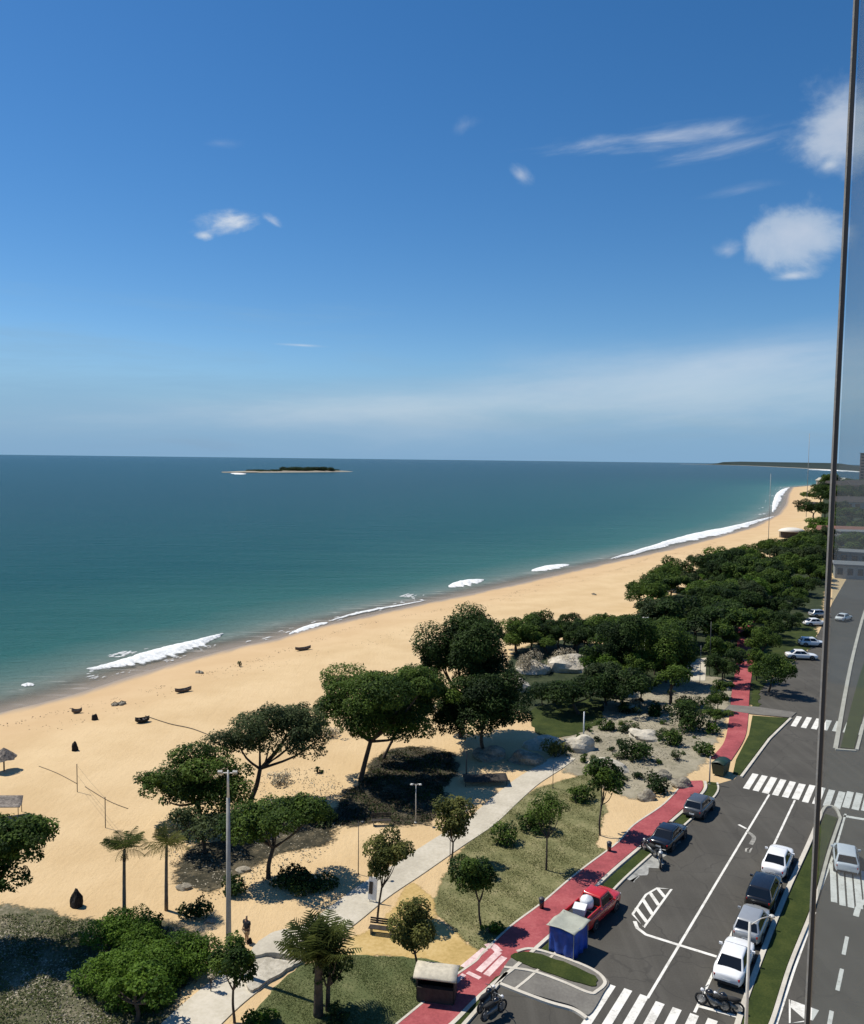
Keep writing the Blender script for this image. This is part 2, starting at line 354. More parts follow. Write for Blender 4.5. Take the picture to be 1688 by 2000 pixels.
plain('frame_metal', (.014, .017, .022), .5, var=.05, spec=.3)
plain('white_plastic', (.75, .76, .76), .35, var=.03)
plain('skin', (.28, .15, .09), .6); plain('cloth_dark', (.02, .02, .025), .9); plain('cloth_tan', (.34, .26, .16), .9); plain('hair', (.012, .01, .008), .7)
plain('bin_green', (.012, .035, .022), .5, var=.2)
plain('wall_white', (.34, .33, .30), .8, var=.15); plain('wall_brown', (.26, .19, .155), .8, var=.12); plain('wall_grey', (.16, .165, .165), .8, var=.15)
plain('roof_pale', (.66, .62, .53), .7, var=.08); plain('roof_dark', (.055, .045, .04), .8, var=.2); plain('roof_tile', (.22, .10, .07), .85, var=.2)
plain('window_dark', (.02, .025, .03), .1, var=.0); plain('tower_glass', (.26, .32, .34), .15, var=.06)
plain('rope', (.09, .075, .055), .9); plain('boat_hull', (.10, .075, .06), .7, var=.3); plain('net', (.06, .06, .055), .9)

m, t, b, out = new_mat('pane_glass')
gl = t.n('ShaderNodeBsdfGlossy'); gl.inputs['Roughness'].default_value = .02; gl.inputs['Color'].default_value = (.75, .8, .8, 1)
tb = t.n('ShaderNodeBsdfTransparent'); tb.inputs['Color'].default_value = (.70, .76, .77, 1)
fr = t.n('ShaderNodeFresnel'); fr.inputs['IOR'].default_value = 1.45
mx = t.n('ShaderNodeMixShader'); t.l(fr.outputs[0], mx.inputs[0]); t.l(tb.outputs[0], mx.inputs[1]); t.l(gl.outputs[0], mx.inputs[2])
haze_film = t.n('ShaderNodeBsdfTranslucent'); haze_film.inputs['Color'].default_value = (.62, .66, .66, 1)  # pale translucent film imitating the haze of reflections in the pane
m2 = t.n('ShaderNodeMixShader'); t.val(t.m('ADD', .13, t.m('MULTIPLY', t.noise(t.n('ShaderNodeTexCoord').outputs['Object'], 1.6, 3), .10)), m2.inputs[0])
t.l(mx.outputs[0], m2.inputs[1]); t.l(haze_film.outputs[0], m2.inputs[2]); t.l(m2.outputs[0], out.inputs['Surface'])

# ------------------------------------------------------------------ mesh building
class MB:
    def __init__(s): s.v = []; s.f = []; s.smooth = False
    def add(s, verts, faces):
        o = len(s.v); s.v += [tuple(map(float, q)) for q in verts]; s.f += [tuple(i + o for i in fc) for fc in faces]; return s
    def box(s, c, size, rot=None):
        hx, hy, hz = [q / 2 for q in size]
        vs_ = [Vector((x, y, z)) for x in (-hx, hx) for y in (-hy, hy) for z in (-hz, hz)]
        if rot is not None: vs_ = [rot @ q for q in vs_]
        vs_ = [q + Vector(c) for q in vs_]
        return s.add(vs_, [(0, 1, 3, 2), (4, 6, 7, 5), (0, 4, 5, 1), (2, 3, 7, 6), (0, 2, 6, 4), (1, 5, 7, 3)])
    def tube(s, pts, rad, seg=8, cap=True):
        pts = [Vector(q) for q in pts]
        if isinstance(rad, (int, float)): rad = [rad] * len(pts)
        rings = []; ref = Vector((0, 0, 1))
        for i, q in enumerate(pts):
            d = (pts[min(i + 1, len(pts) - 1)] - pts[max(i - 1, 0)]).normalized()
            a = d.cross(Vector((1, 0, 0)) if abs(d.x) < .8 else Vector((0, 1, 0))).normalized(); c = d.cross(a)
            rings.append([q + (a * math.cos(k * 2 * math.pi / seg) + c * math.sin(k * 2 * math.pi / seg)) * rad[i] for k in range(seg)])
        vs_ = [q for r in rings for q in r]; fs = []
        for i in range(len(pts) - 1):
            for k in range(seg):
                k2 = (k + 1) % seg
                fs.append((i * seg + k, i * seg + k2, (i + 1) * seg + k2, (i + 1) * seg + k))
        if cap:
            fs.append(tuple(range(seg))[::-1]); fs.append(tuple((len(pts) - 1) * seg + k for k in range(seg)))
        return s.add(vs_, fs)
    def lathe(s, c, prof, seg=14):
        vs_ = [(c[0] + r * math.cos(k * 2 * math.pi / seg), c[1] + r * math.sin(k * 2 * math.pi / seg), c[2] + z) for r, z in prof for k in range(seg)]
        fs = [(i * seg + k, i * seg + (k + 1) % seg, (i + 1) * seg + (k + 1) % seg, (i + 1) * seg + k) for i in range(len(prof) - 1) for k in range(seg)]
        return s.add(vs_, fs)
    def grid(s, fn, nu, nv):
        vs_ = [fn(i / nu, j / nv) for i in range(nu + 1) for j in range(nv + 1)]
        fs = [(i * (nv + 1) + j, (i + 1) * (nv + 1) + j, (i + 1) * (nv + 1) + j + 1, i * (nv + 1) + j + 1) for i in range(nu) for j in range(nv)]
        return s.add(vs_, fs)
    def mesh(s, name, mat, smooth=False):
        me = bpy.data.meshes.new(name); me.from_pydata(s.v, [], s.f); me.materials.append(MATS[mat])
        if smooth: me.polygons.foreach_set('use_smooth', [True] * len(me.polygons))
        me.update(); return me
    def build(s, name, mat, parent=None, smooth=False, loc=None):
        return link(name, s.mesh(name, mat, smooth), parent, loc)

def link(name, me, parent=None, loc=None):
    o = bpy.data.objects.new(name, me); COL.objects.link(o)
    if parent: o.parent = parent
    if loc is not None: o.location = loc
    return o
def tag(o, label=None, cat=None, group=None, kind=None):
    if label: o['label'] = label
    if cat: o['category'] = cat
    if group: o['group'] = group
    if kind: o['kind'] = kind
    return o
def thing(name, label, cat, loc=(0, 0, 0), rz=0, group=None):
    o = bpy.data.objects.new(name, None); COL.objects.link(o); o.location = loc; o.rotation_euler = (0, 0, rz)
    o.empty_display_size = .3
    return tag(o, label, cat, group)
def copy_tree(o, parent=None):
    c = o.copy(); COL.objects.link(c); c.parent = parent
    for ch in list(o.children): copy_tree(ch, c)
    return c
def fix_normals(me):
    bm = bmesh.new(); bm.from_mesh(me); bmesh.ops.recalc_face_normals(bm, faces=bm.faces); bm.to_mesh(me); bm.free()

def spline(pts, n=8, closed=False):
    pts = [np.array(q, float) for q in pts]; out_ = []; L = len(pts)
    rng_ = range(L if closed else L - 1)
    for i in rng_:
        if closed: a, b_, c, d = pts[(i - 1) % L], pts[i], pts[(i + 1) % L], pts[(i + 2) % L]
        else: a, b_, c, d = pts[max(i - 1, 0)], pts[i], pts[i + 1], pts[min(i + 2, L - 1)]
        for k in range(n):
            t_ = k / n
            out_.append(.5 * (2 * b_ + (c - a) * t_ + (2 * a - 5 * b_ + 4 * c - d) * t_ ** 2 + (3 * b_ - a - 3 * c + d) * t_ ** 3))
    if not closed: out_.append(pts[-1])
    return out_
def slab_xy(name, xy, z1, mat, z0=-.05, kind='structure', ragged=0.0, label=None, parent=None):
    if ragged:
        r = random.Random(len(xy) * 7 + int(z1 * 1000)); q = []
        for i in range(len(xy)):
            a, b_ = np.array(xy[i]), np.array(xy[(i + 1) % len(xy)]); L = np.linalg.norm(b_ - a); k = max(1, int(L / .5))
            for j in range(k):
                pnt = a + (b_ - a) * j / k; q.append(pnt + np.array([r.uniform(-ragged, ragged), r.uniform(-ragged, ragged)]))
        xy = q
    bm = bmesh.new()
    vs_ = [bm.verts.new((q[0], q[1], z1)) for q in xy]
    fc = bm.faces.new(vs_); fc.normal_update()
    if fc.normal.z < 0: fc.normal_flip()
    edges = list(fc.edges)
    low = [bm.verts.new((q[0], q[1], z0)) for q in xy]
    n_ = len(xy)
    for i in range(n_):
        bm.faces.new((vs_[i], vs_[(i + 1) % n_], low[(i + 1) % n_], low[i]))
    bmesh.ops.triangulate(bm, faces=[fc]); bmesh.ops.recalc_face_normals(bm, faces=bm.faces)
    me = bpy.data.meshes.new(name); bm.to_mesh(me); bm.free(); me.materials.append(MATS[mat])
    o = link(name, me, parent)
    if kind: o['kind'] = kind
    if label: o['label'] = label
    return o
def slab(name, px, z1, mat, smooth=True, **kw):
    xy = [G(u, v)[:2] for u, v in px]
    if smooth: xy = spline(xy, 5, True)
    return slab_xy(name, xy, z1, mat, **kw)
def soft_patch(name, px, z1, mat, cell=.5, pad=1.6):
    xy = np.array(spline([G(u, v)[:2] for u, v in px], 4, True)); lo, hi = xy.min(0) - pad, xy.max(0) + pad
    nx, ny = [int(q / cell) + 2 for q in (hi - lo)]
    gx, gy = np.meshgrid(lo[0] + np.arange(nx) * cell, lo[1] + np.arange(ny) * cell, indexing='ij'); q = np.stack([gx, gy], -1).reshape(-1, 2)
    d = np.full(len(q), 1e9)
    for i in range(len(xy)):
        a, b_ = xy[i], xy[(i + 1) % len(xy)]; ab = b_ - a; t_ = np.clip(((q - a) @ ab) / max(ab @ ab, 1e-9), 0, 1)
        d = np.minimum(d, np.linalg.norm(q - a - t_[:, None] * ab, axis=1))
    d = np.where(in_poly(q, xy), d, -d)
    used = {}; V = []; Fc = []; D = []
    def vid(k):
        if k not in used: used[k] = len(V); V.append((q[k][0], q[k][1], z1)); D.append(d[k])
        return used[k]
    for i in range(nx - 1):
        for j in range(ny - 1):
            ks = [i * ny + j, (i + 1) * ny + j, (i + 1) * ny + j + 1, i * ny + j + 1]
            if max(d[k] for k in ks) > -pad: Fc.append([vid(k) for k in ks])
    me = bpy.data.meshes.new(name); me.from_pydata(V, [], Fc); me.materials.append(MATS[mat])
    at = me.attributes.new('rim', 'FLOAT', 'POINT'); at.data.foreach_set('value', np.array(D, np.float32))
    return tag(link(name, me), kind='structure')
def in_poly(pts, poly):
    poly = np.array(poly); x, y = pts[:, 0], pts[:, 1]; ins = np.zeros(len(pts), bool); j = len(poly) - 1
    for i in range(len(poly)):
        xi, yi = poly[i]; xj, yj = poly[j]
        c = ((yi > y) != (yj > y)) & (x < (xj - xi) * (y - yi) / (yj - yi + 1e-12) + xi); ins ^= c; j = i
    return ins
def strip_xy(name, pts, w, z1, mat, z0=-.05, kind='structure', parent=None, sp=6):
    pts = spline([q[:2] for q in pts], sp) if sp else [np.array(q[:2], float) for q in pts]
    L, R_ = [], []
    for i, q in enumerate(pts):
        d = pts[min(i + 1, len(pts) - 1)] - pts[max(i - 1, 0)]; d /= max(np.linalg.norm(d), 1e-6); nn = np.array([-d[1], d[0]])
        ww = w[0] + (w[1] - w[0]) * i / (len(pts) - 1) if isinstance(w, tuple) else w
        L.append(q + nn * ww / 2); R_.append(q - nn * ww / 2)
    return band_xy(name, L, R_, z1, mat, z0, kind, parent)
def band_xy(name, L, R_, z1, mat, z0=-.05, kind='structure', parent=None):
    mb = MB(); n_ = len(L)
    mb.add([(*q[:2], z1) for q in L] + [(*q[:2], z1) for q in R_] + [(*q[:2], z0) for q in L] + [(*q[:2], z0) for q in R_],
           [(i, n_ + i, n_ + i + 1, i + 1) for i in range(n_ - 1)] + [(i, i + 1, 2 * n_ + i + 1, 2 * n_ + i) for i in range(n_ - 1)]
           + [(n_ + i, 3 * n_ + i, 3 * n_ + i + 1, n_ + i + 1) for i in range(n_ - 1)] + [(0, 2 * n_, 3 * n_, n_), (n_ - 1, 2 * n_ - 1, 4 * n_ - 1, 3 * n_ - 1)])
    o = mb.build(name, mat, parent); fix_normals(o.data)
    if kind: o['kind'] = kind
    return o
def strip(name, px, w, z1, mat, **kw): return strip_xy(name, [G(u, v) for u, v in px], w, z1, mat, **kw)
def resample(pts, n):
    pts = np.array(pts); d = np.r_[0, np.cumsum(np.linalg.norm(np.diff(pts, axis=0), axis=1))]
    t_ = np.linspace(0, d[-1], n); return np.stack([np.interp(t_, d, pts[:, k]) for k in range(2)], 1)
def band(name, left, right, z1, mat, n=60, **kw):
    L = resample(spline([G(u, v)[:2] for u, v in left], 6), n); R_ = resample(spline([G(u, v)[:2] for u, v in right], 6), n)
    return band_xy(name, L, R_, z1, mat, **kw)

# ------------------------------------------------------------------ ground, sea, far land
def coast_sheet(name, ss, ds, zfun, mat, sign=1):
    ss = np.array(ss, float); ds = np.array(ds, float); ns = len(ss); nd = len(ds)
    S, D = np.meshgrid(ss, ds, indexing='ij')
    N = shore_n(S) + D
    X = S * T2[0] + N * N2[0]; Y = S * T2[1] + N * N2[1]; Z = zfun(D)
    V = np.stack([X, Y, Z], -1).reshape(-1, 3)
    i, j = np.meshgrid(np.arange(ns - 1), np.arange(nd - 1), indexing='ij'); a = (i * nd + j).ravel()
    Fc = np.stack([a, a + nd, a + nd + 1, a + 1], -1)
    me = bpy.data.meshes.new(name)
    me.vertices.add(len(V)); me.vertices.foreach_set('co', V.ravel())
    me.loops.add(Fc.size); me.loops.foreach_set('vertex_index', Fc.ravel().astype(np.int32))
    me.polygons.add(len(Fc)); me.polygons.foreach_set('loop_start', np.arange(0, Fc.size, 4, dtype=np.int32))
    me.update(calc_edges=True); me.validate(); fix_normals(me)
    at = me.attributes.new('shore', 'FLOAT', 'POINT'); at.data.foreach_set('value', (D * sign).ravel().astype(np.float32))
    me.polygons.foreach_set('use_smooth', [True] * len(me.polygons)); me.materials.append(MATS[mat])
    return tag(link(name, me), kind='structure')
ss = list(np.arange(-300, 40, 20)) + list(np.arange(40, 330, 2.5)) + list(np.arange(330, 1200, 15)) + list(np.arange(1200, 4600, 100))
land_d = [-60, -30, -15, -8, -5, -3, -2, -1] + list(np.arange(0, 34, 1.0)) + [36, 40, 50, 70, 100, 150, 220, 350, 600, 1200, 2500, 6000]
coast_sheet('ground', ss, land_d, profile, 'sand')
sea_d = [-70000, -30000, -14000, -7000, -3500, -1800, -1000, -600, -350, -220, -140, -90, -60, -42, -30, -22, -16, -12, -9, -7, -5, -4, -3, -2, -1.2, -.6, 0, 1.2]
ssea = [-30000, -10000, -4000, -1500, -700] + list(np.arange(-300, 40, 20)) + list(np.arange(40, 330, 2.5)) + list(np.arange(330, 1200, 15)) + list(np.arange(1200, 4600, 200)) + [6000, 9000, 15000, 30000, 60000]
coast_sheet('sea', ssea, sea_d, lambda D: D * 0 + SEA_Z + np.where(D > 0, -.03, 0), 'sea_water', -1)

def far_land():
    base = [(1330, 15000), (1400, 12500), (1460, 10000), (1520, 7200), (1590, 5200), (1660, 3900), (1720, 3000), (1900, 2300), (2300, 1900)]
    pts = []
    for u, dp in base:
        q = at_depth(u, 905, dp); pts.append((q.x, q.y))
    pts = spline(pts, 6)
    rows = []
    r = random.Random(3)
    for i, q in enumerate(pts):
        prev = pts[max(i - 1, 0)]; nxt = pts[min(i + 1, len(pts) - 1)]; d = np.array(nxt) - np.array(prev); d /= np.linalg.norm(d)
        nn = np.array([-d[1], d[0]])
        if nn[0] < 0: nn = -nn
        dist = math.hypot(*q); hh = 3.5 + r.uniform(-1, 1.2) + dist / 4500
        hill = 46 * math.exp(-((dist - 12700) / 650) ** 2)
        hh = (hh + hill) * min(1, (15100 - min(dist, 15100)) / 900 + .02)
        rows.append([(q[0] + nn[0] * o, q[1] + nn[1] * o, z) for o, z in ((-14, SEA_Z - .3), (0, SEA_Z + .5), (8, SEA_Z + 1), (12, SEA_Z + hh * .8), (250, SEA_Z + hh), (1500, SEA_Z + hh * .9), (1600, SEA_Z - 2))])
    for nm, a, b_, mt in (('far_beach', 0, 3, 'far_sand'), ('far_hills', 2, 7, 'hill_green')):
        mb = MB(); k = b_ - a
        if nm == 'far_hills': mb.add([(*q[:2], q[2]) for row in rows for q in row[a:b_]], [(i * k + j, (i + 1) * k + j, (i + 1) * k + j + 1, i * k + j + 1) for i in range(len(rows) - 1) for j in range(k - 1)])
        else: mb.add([q for row in rows for q in row[a:b_]], [(i * k + j, (i + 1) * k + j, (i + 1) * k + j + 1, i * k + j + 1) for i in range(len(rows) - 1) for j in range(k - 1)])
        o = mb.build(nm, mt); fix_normals(o.data); tag(o, kind='structure')
far_land()

# ------------------------------------------------------------------ foliage
def leaves_mesh(name, centers, radii, tints, leaf, cover, mat, seed, up=.6, lo=-.65, aspect=.58, inner=.62, cap=14000):
    """many small leaf blades spread through the outer shells of clumps"""
    rng = np.random.default_rng(seed); Ps, Ns, Ts = [], [], []
    for c, r, tn in zip(centers, radii, tints):
        rm = (r[0] * r[1] * r[2]) ** (1 / 3)
        k = int(min(cap, max(12, cover * 4 * math.pi * rm * rm / (.5 * leaf * leaf * aspect))))
        d = rng.normal(size=(k, 3)); d /= np.linalg.norm(d, axis=1)[:, None]
        d = d[d[:, 2] > lo]; k = len(d)
        rad = inner + (1.08 - inner) * rng.random(k) ** .6
        bump = 1 + .16 * np.sin(d[:, 0] * 5 + seed) * np.cos(d[:, 1] * 6 + d[:, 2] * 4)
        Ps.append(np.array(c) + d * np.array(r) * (rad * bump)[:, None])
        nn = d * .55 + np.array([0, 0, up]) + rng.normal(size=(k, 3)) * .42; Ns.append(nn / np.linalg.norm(nn, axis=1)[:, None])
        Ts.append(np.clip(tn + rng.normal(size=k) * .2 + d[:, 2] * .0, 0, 1))
    Pn, Nn, Tn = np.concatenate(Ps), np.concatenate(Ns), np.concatenate(Ts)
    return blades(name, Pn, Nn, Tn, leaf, aspect, mat, rng)
def blades(name, Pn, Nn, Tn, leaf, aspect, mat, rng):
    k = len(Pn)
    a = rng.normal(size=(k, 3)); a -= Nn * (a * Nn).sum(1)[:, None]; a /= np.linalg.norm(a, axis=1)[:, None]; b_ = np.cross(Nn, a)
    L = leaf * (.65 + .7 * rng.random(k))[:, None] * .5
    V = np.stack([Pn - a * L, Pn + b_ * L * aspect - Nn * L * .12, Pn + a * L, Pn - b_ * L * aspect - Nn * L * .12], 1).reshape(-1, 3)
    me = bpy.data.meshes.new(name); n4 = 4 * k
    me.vertices.add(n4); me.vertices.foreach_set('co', V.ravel().astype(np.float32))
    me.loops.add(n4); me.loops.foreach_set('vertex_index', np.arange(n4, dtype=np.int32))
    me.polygons.add(k); me.polygons.foreach_set('loop_start', np.arange(0, n4, 4, dtype=np.int32))
    me.update(calc_edges=True)
    at = me.attributes.new('tint', 'FLOAT', 'POINT'); at.data.foreach_set('value', np.repeat(Tn, 4).astype(np.float32))
    me.materials.append(MATS[mat]); return me

def clumps_in(rng, c, rx, ry, rz, k, bottom=-.35, cr=.36, flat=.62):
    cs, rs, ts = [], [], []
    tries = 0
    while len(cs) < k and tries < 5000:
        tries += 1
        d = rng.normal(size=3); d /= np.linalg.norm(d)
        if d[2] < bottom: continue
        rad = rng.uniform(.55, .98) if rng.random() < .8 else rng.uniform(.1, .5)
        q = d * rad * np.array([rx, ry, rz])
        if any(np.linalg.norm((q - o) / np.array([rx, ry, rz])) < .55 * cr for o in cs): continue
        cs.append(q); s_ = rng.choice([.6, .8, 1.0, 1.3]) * rng.uniform(.9, 1.15) * cr
        rs.append(np.array([rx * s_, ry * s_, max(rz * s_ * 1.05, min(rx, ry) * s_ * flat)])); ts.append(rng.uniform(.05, .9))
    return [q + np.array(c) for q in cs], rs, ts

def make_tree(name, label, cat, base, crowns, mat='leaf_tree', leaf=.23, cover=1.0, trunk=.18, bark='bark', seed=1, group=None, bottom=-.35, k=24, lean=None, nlimb=7, cr=.36, up=.6, flat=.62, parts=('trunk', 'crown')):
    """base: world point; crowns: list of (world centre, rx, ry, rz)"""
    rng = np.random.default_rng(seed); base = np.array(base, float)
    root = thing(name, label, cat, base, 0, group)
    cs, rs, ts = [], [], []
    for (c, rx, ry, rz) in crowns:
        a, b_, d = clumps_in(rng, np.array(c) - base, rx, ry, rz, k, bottom, cr, flat); cs += a; rs += b_; ts += d
    me = leaves_mesh('crown', cs, rs, ts, leaf, cover, mat, seed, up)
    link(parts[1], me, root)
    c0 = np.mean([np.array(c) for c, *_ in crowns], 0) - base; hz = c0[2]
    mb = MB()
    fork = np.array([c0[0] * .45, c0[1] * .45, hz * .55]) if lean is None else np.array(lean)
    mid = fork * .5 + np.array([rng.uniform(-.12, .12) * hz * .4, rng.uniform(-.1, .1) * hz * .4, 0])
    pts = spline([np.array([0, 0, -.1]), np.array([0, 0, .12]) + mid * .1, mid, fork], 4)
    mb.tube(pts, [trunk * (1.5 if i == 0 else 1.15 - .4 * i / len(pts)) for i in range(len(pts))], 9)
    idx = rng.permutation(len(cs))[:nlimb]
    for i in idx:
        e = np.array(cs[i]); mm = fork * .45 + e * .55 + np.array([0, 0, -.10 * hz])
        lp = spline([fork * .96, mm, e], 3); mb.tube(lp, [trunk * (.62 - .5 * j / len(lp)) for j in range(len(lp))], 6)
    mb.build(parts[0], bark, root, True)
    return root
def crown_px(u, v, ru, rv, dep, ryf=.9, dz=0.0):
    c = at_depth(u, v, dep); k = dep / FPX; rx = ru * k; ry = rx * ryf
    rz = math.sqrt(max((rv * k) ** 2 - (.38 * ry) ** 2, (.45 * rv * k) ** 2)) / .93
    return ((c.x, c.y, c.z + dz), rx, ry, rz)
def tree_px(name, label, cat, bu, bv, crowns, **kw):
    base = P(bu, bv); dep = depth_of(base)
    return make_tree(name, label, cat, base, [crown_px(*(c[:4]), dep + (c[4] if len(c) > 4 else 0)) for c in crowns], **kw)
def shrub_px(name, label, cat, u, v, ru, rv, mat='leaf_tree', leaf=.22, seed=1, group=None, k=10, cover=.8, doff=0.0, h=None, stem='stem'):
    """low bush whose ground contact is at pixel v"""
    base = P(u, v); dep = depth_of(base); kk = dep / FPX; rx = ru * kk; rz = (h if h else rv * 1.5 * kk)
    rng = np.random.default_rng(seed); root = thing(name, label, cat, base, 0, group)
    a, r, t_ = clumps_in(rng, np.array([0, 0, rz * .25]), rx * .85, rx * .7, rz * .75, k, -.15, .42, .55)
    link('foliage', leaves_mesh('foliage', a, r, t_, leaf, cover, mat, seed, .5), root)
    mb = MB()
    for i in range(min(5, len(a))): mb.tube([(0, 0, -.05), tuple(np.array(a[i]) * .5), tuple(a[i])], [.05, .035, .015], 5)
    mb.build(stem, 'bark', root)
    return root

# ------------------------------------------------------------------ surfaces of the park and the road
soft_patch('gravel', [(1075, 1470), (1120, 1420), (1190, 1370), (1270, 1335), (1345, 1320), (1425, 1330), (1420, 1400), (1385, 1475), (1330, 1525), (1255, 1560), (1190, 1545), (1120, 1515)], .012, 'grey_sand')
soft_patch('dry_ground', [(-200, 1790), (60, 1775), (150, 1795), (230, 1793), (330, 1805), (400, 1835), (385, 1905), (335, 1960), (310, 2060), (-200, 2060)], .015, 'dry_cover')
lawnA_px = [(850, 1775), (862, 1720), (900, 1665), (955, 1612), (1005, 1570), (1050, 1540), (1100, 1525), (1150, 1512), (1176, 1545), (1180, 1600), (1165, 1650), (1185, 1664), (1115, 1724), (1065, 1766), (1004, 1815), (953, 1866), (905, 1838), (875, 1808)]
soft_patch('lawn', lawnA_px, .02, 'lawn')
lawnB_px = [(690, 1868), (760, 1870), (820, 1874), (870, 1885), (908, 1897), (884, 1918), (849, 1948), (800, 1984), (760, 2050), (470, 2050), (525, 1945), (565, 1905), (610, 1880)]
slab('lawn', lawnB_px, .05, 'lawn_green', ragged=.1)
slab('lawn', [(1040, 1385), (1100, 1375), (1170, 1365), (1178, 1400), (1160, 1420), (1100, 1440), (1050, 1435)], .05, 'verge', ragged=.15)
soft_patch('ochre_path', [(800, 1725), (835, 1745), (852, 1790), (880, 1815), (915, 1845), (950, 1868), (958, 1885), (912, 1897), (870, 1884), (820, 1873), (760, 1869), (690, 1867), (640, 1868), (690, 1832), (745, 1800), (775, 1765)], .03, 'ochre')
path_c = [(1105, 1478), (1078, 1497), (1030, 1527), (985, 1565), (940, 1605), (878, 1645), (800, 1697), (730, 1742), (665, 1792), (605, 1833), (545, 1866), (490, 1905), (430, 1950), (365, 2010), (320, 2060)]
strip('paved_path', path_c, (2.2, 3.0), .06, 'pale_path')
slab('paved_court', [(1338, 1330), (1345, 1290), (1380, 1285), (1378, 1330)], .05, 'pale_path', smooth=False)

# asphalt carriageways: one sheet under kerbs, islands and markings
slab('road', [(860, 2060), (905, 2003), (985, 1905), (1020, 1862), (1110, 1795), (1250, 1672), (1390, 1535), (1435, 1522), (1490, 1455), (1545, 1395), (1475, 1388), (1478, 1350), (1520, 1315), (1575, 1275), (1600, 1235), (1625, 1180), (1660, 1120), (1720, 1060), (2400, 1060), (2600, 1500), (2600, 2060)], .008, 'asphalt', smooth=False)
slab('side_street', [(1415, 1388), (1425, 1378), (1480, 1382), (1556, 1393), (1545, 1403), (1470, 1396)], .1, 'grey_pavement', smooth=False)
slab('worn_patch', [(1205, 1700), (1230, 1675), (1262, 1655), (1290, 1640), (1330, 1640), (1300, 1672), (1285, 1690), (1258, 1708), (1235, 1722)], .014, 'worn_concrete', ragged=.25)

# red cycle path with its pale kerb and hedge strip
redL = [(735, 2040), (778, 2003), (845, 1948), (880, 1917), (930, 1882), (946, 1864), (1000, 1812), (1060, 1767), (1110, 1724), (1150, 1692), (1210, 1647), (1240, 1614), (1300, 1572), (1340, 1527)]
redR = [(830, 2040), (880, 2000), (922, 1957), (967, 1917), (1002, 1890), (1050, 1846), (1100, 1800), (1170, 1722), (1240, 1660), (1300, 1610), (1368, 1548), (1372, 1526)]
band('cycle_path', redL, redR, .085, 'red_path')
band('cycle_path', [(1388, 1482), (1415, 1450), (1425, 1400), (1430, 1350), (1438, 1300), (1441, 1250), (1444, 1190)], [(1428, 1487), (1455, 1442), (1462, 1397), (1465, 1345), (1472, 1295), (1473, 1250), (1472, 1190)], .085, 'red_path')
strip('kerb', [(u + 5, v + 2) for u, v in redR], .24, .14, 'kerb')
strip('kerb', [(u - 2, v - 1) for u, v in redL], .14, .10, 'kerb')
kr = [G(u, v)[:2] for u, v in redR[3:]]
def offset(pts, o):
    out_ = []
    for i, q in enumerate(pts):
        d = np.array(pts[min(i + 1, len(pts) - 1)]) - np.array(pts[max(i - 1, 0)]); d /= np.linalg.norm(d); out_.append(np.array(q) + np.array([d[1], -d[0]]) * o)
    return out_
strip_xy('verge', offset(kr, .85), .8, .07, 'verge')
strip_xy('kerb', offset(kr, 1.35), .16, .12, 'kerb')
slab('verge', [(968, 1912), (985, 1905), (935, 1965), (880, 2040), (845, 2040), (882, 2000), (925, 1958)], .11, 'verge', smooth=False)
strip('kerb', [(990, 1903), (938, 1968), (900, 2012), (880, 2040)], .22, .14, 'kerb')
# side lane, its pavement and the green island at the corner
slab('pavement', [(990, 1884), (1010, 1868), (1050, 1862), (1110, 1878), (1165, 1902), (1190, 1920), (1180, 1940), (1150, 1985), (1120, 1968), (1075, 1955), (1010, 1935), (975, 1918)], .1, 'grey_pavement')
slab('verge', [(998, 1872), (1035, 1864), (1100, 1883), (1160, 1910), (1166, 1921), (1155, 1930), (1095, 1912), (1040, 1893)], .15, 'verge', ragged=.05)
strip('kerb', [(985, 1893), (1040, 1901), (1095, 1920), (1150, 1943), (1166, 1940), (1182, 1922), (1160, 1899), (1100, 1874), (1040, 1857), (1010, 1862)], .2, .15, 'kerb')
strip('kerb', [(975, 1924), (1020, 1942), (1075, 1962), (1120, 1975), (1146, 1992)], .22, .14, 'kerb')
slab('verge', [(1432, 1512), (1438, 1485), (1463, 1437), (1470, 1399), (1540, 1404), (1500, 1442), (1446, 1515)], .1, 'verge', smooth=False)
slab('verge', [(1476, 1200), (1477, 1290), (1470, 1345), (1468, 1388), (1484, 1388), (1484, 1350), (1520, 1312), (1572, 1276), (1596, 1236), (1560, 1215), (1520, 1240)], .06, 'verge', ragged=.3)
strip('kerb', [(1448, 1519), (1503, 1445), (1545, 1404)], .25, .14, 'kerb', sp=0)
medL = [(1425, 2060), (1450, 1975), (1484, 1880), (1535, 1750), (1580, 1650), (1604, 1592)]
medR = [(1478, 2060), (1508, 2000), (1543, 1890), (1583, 1790), (1600, 1738), (1620, 1665), (1642, 1600)]
band('median', [(u + 8, v) for u, v in medL], [(u - 6, v) for u, v in medR], .12, 'verge')
strip('kerb', medL, .3, .16, 'kerb'); strip('kerb', medR, .22, .15, 'kerb')
strip('kerb', [(1604, 1592), (1614, 1577), (1632, 1580), (1642, 1600)], .22, .15, 'kerb')
isl = [(1642, 1462), (1690, 1290), (1740, 1180)]; islr = [(1668, 1464), (1720, 1290), (1765, 1180)]
band('median', isl, islr, .1, 'verge')
strip('kerb', [(1632, 1464), (1668, 1275), (1700, 1170), (1740, 1120)], .45, .15, 'kerb'); strip('kerb', [(1632, 1465), (1672, 1468)], .3, .15, 'kerb', sp=0); strip('kerb', [(1674, 1466), (1722, 1292), (1768, 1180)], .3, .15, 'kerb')

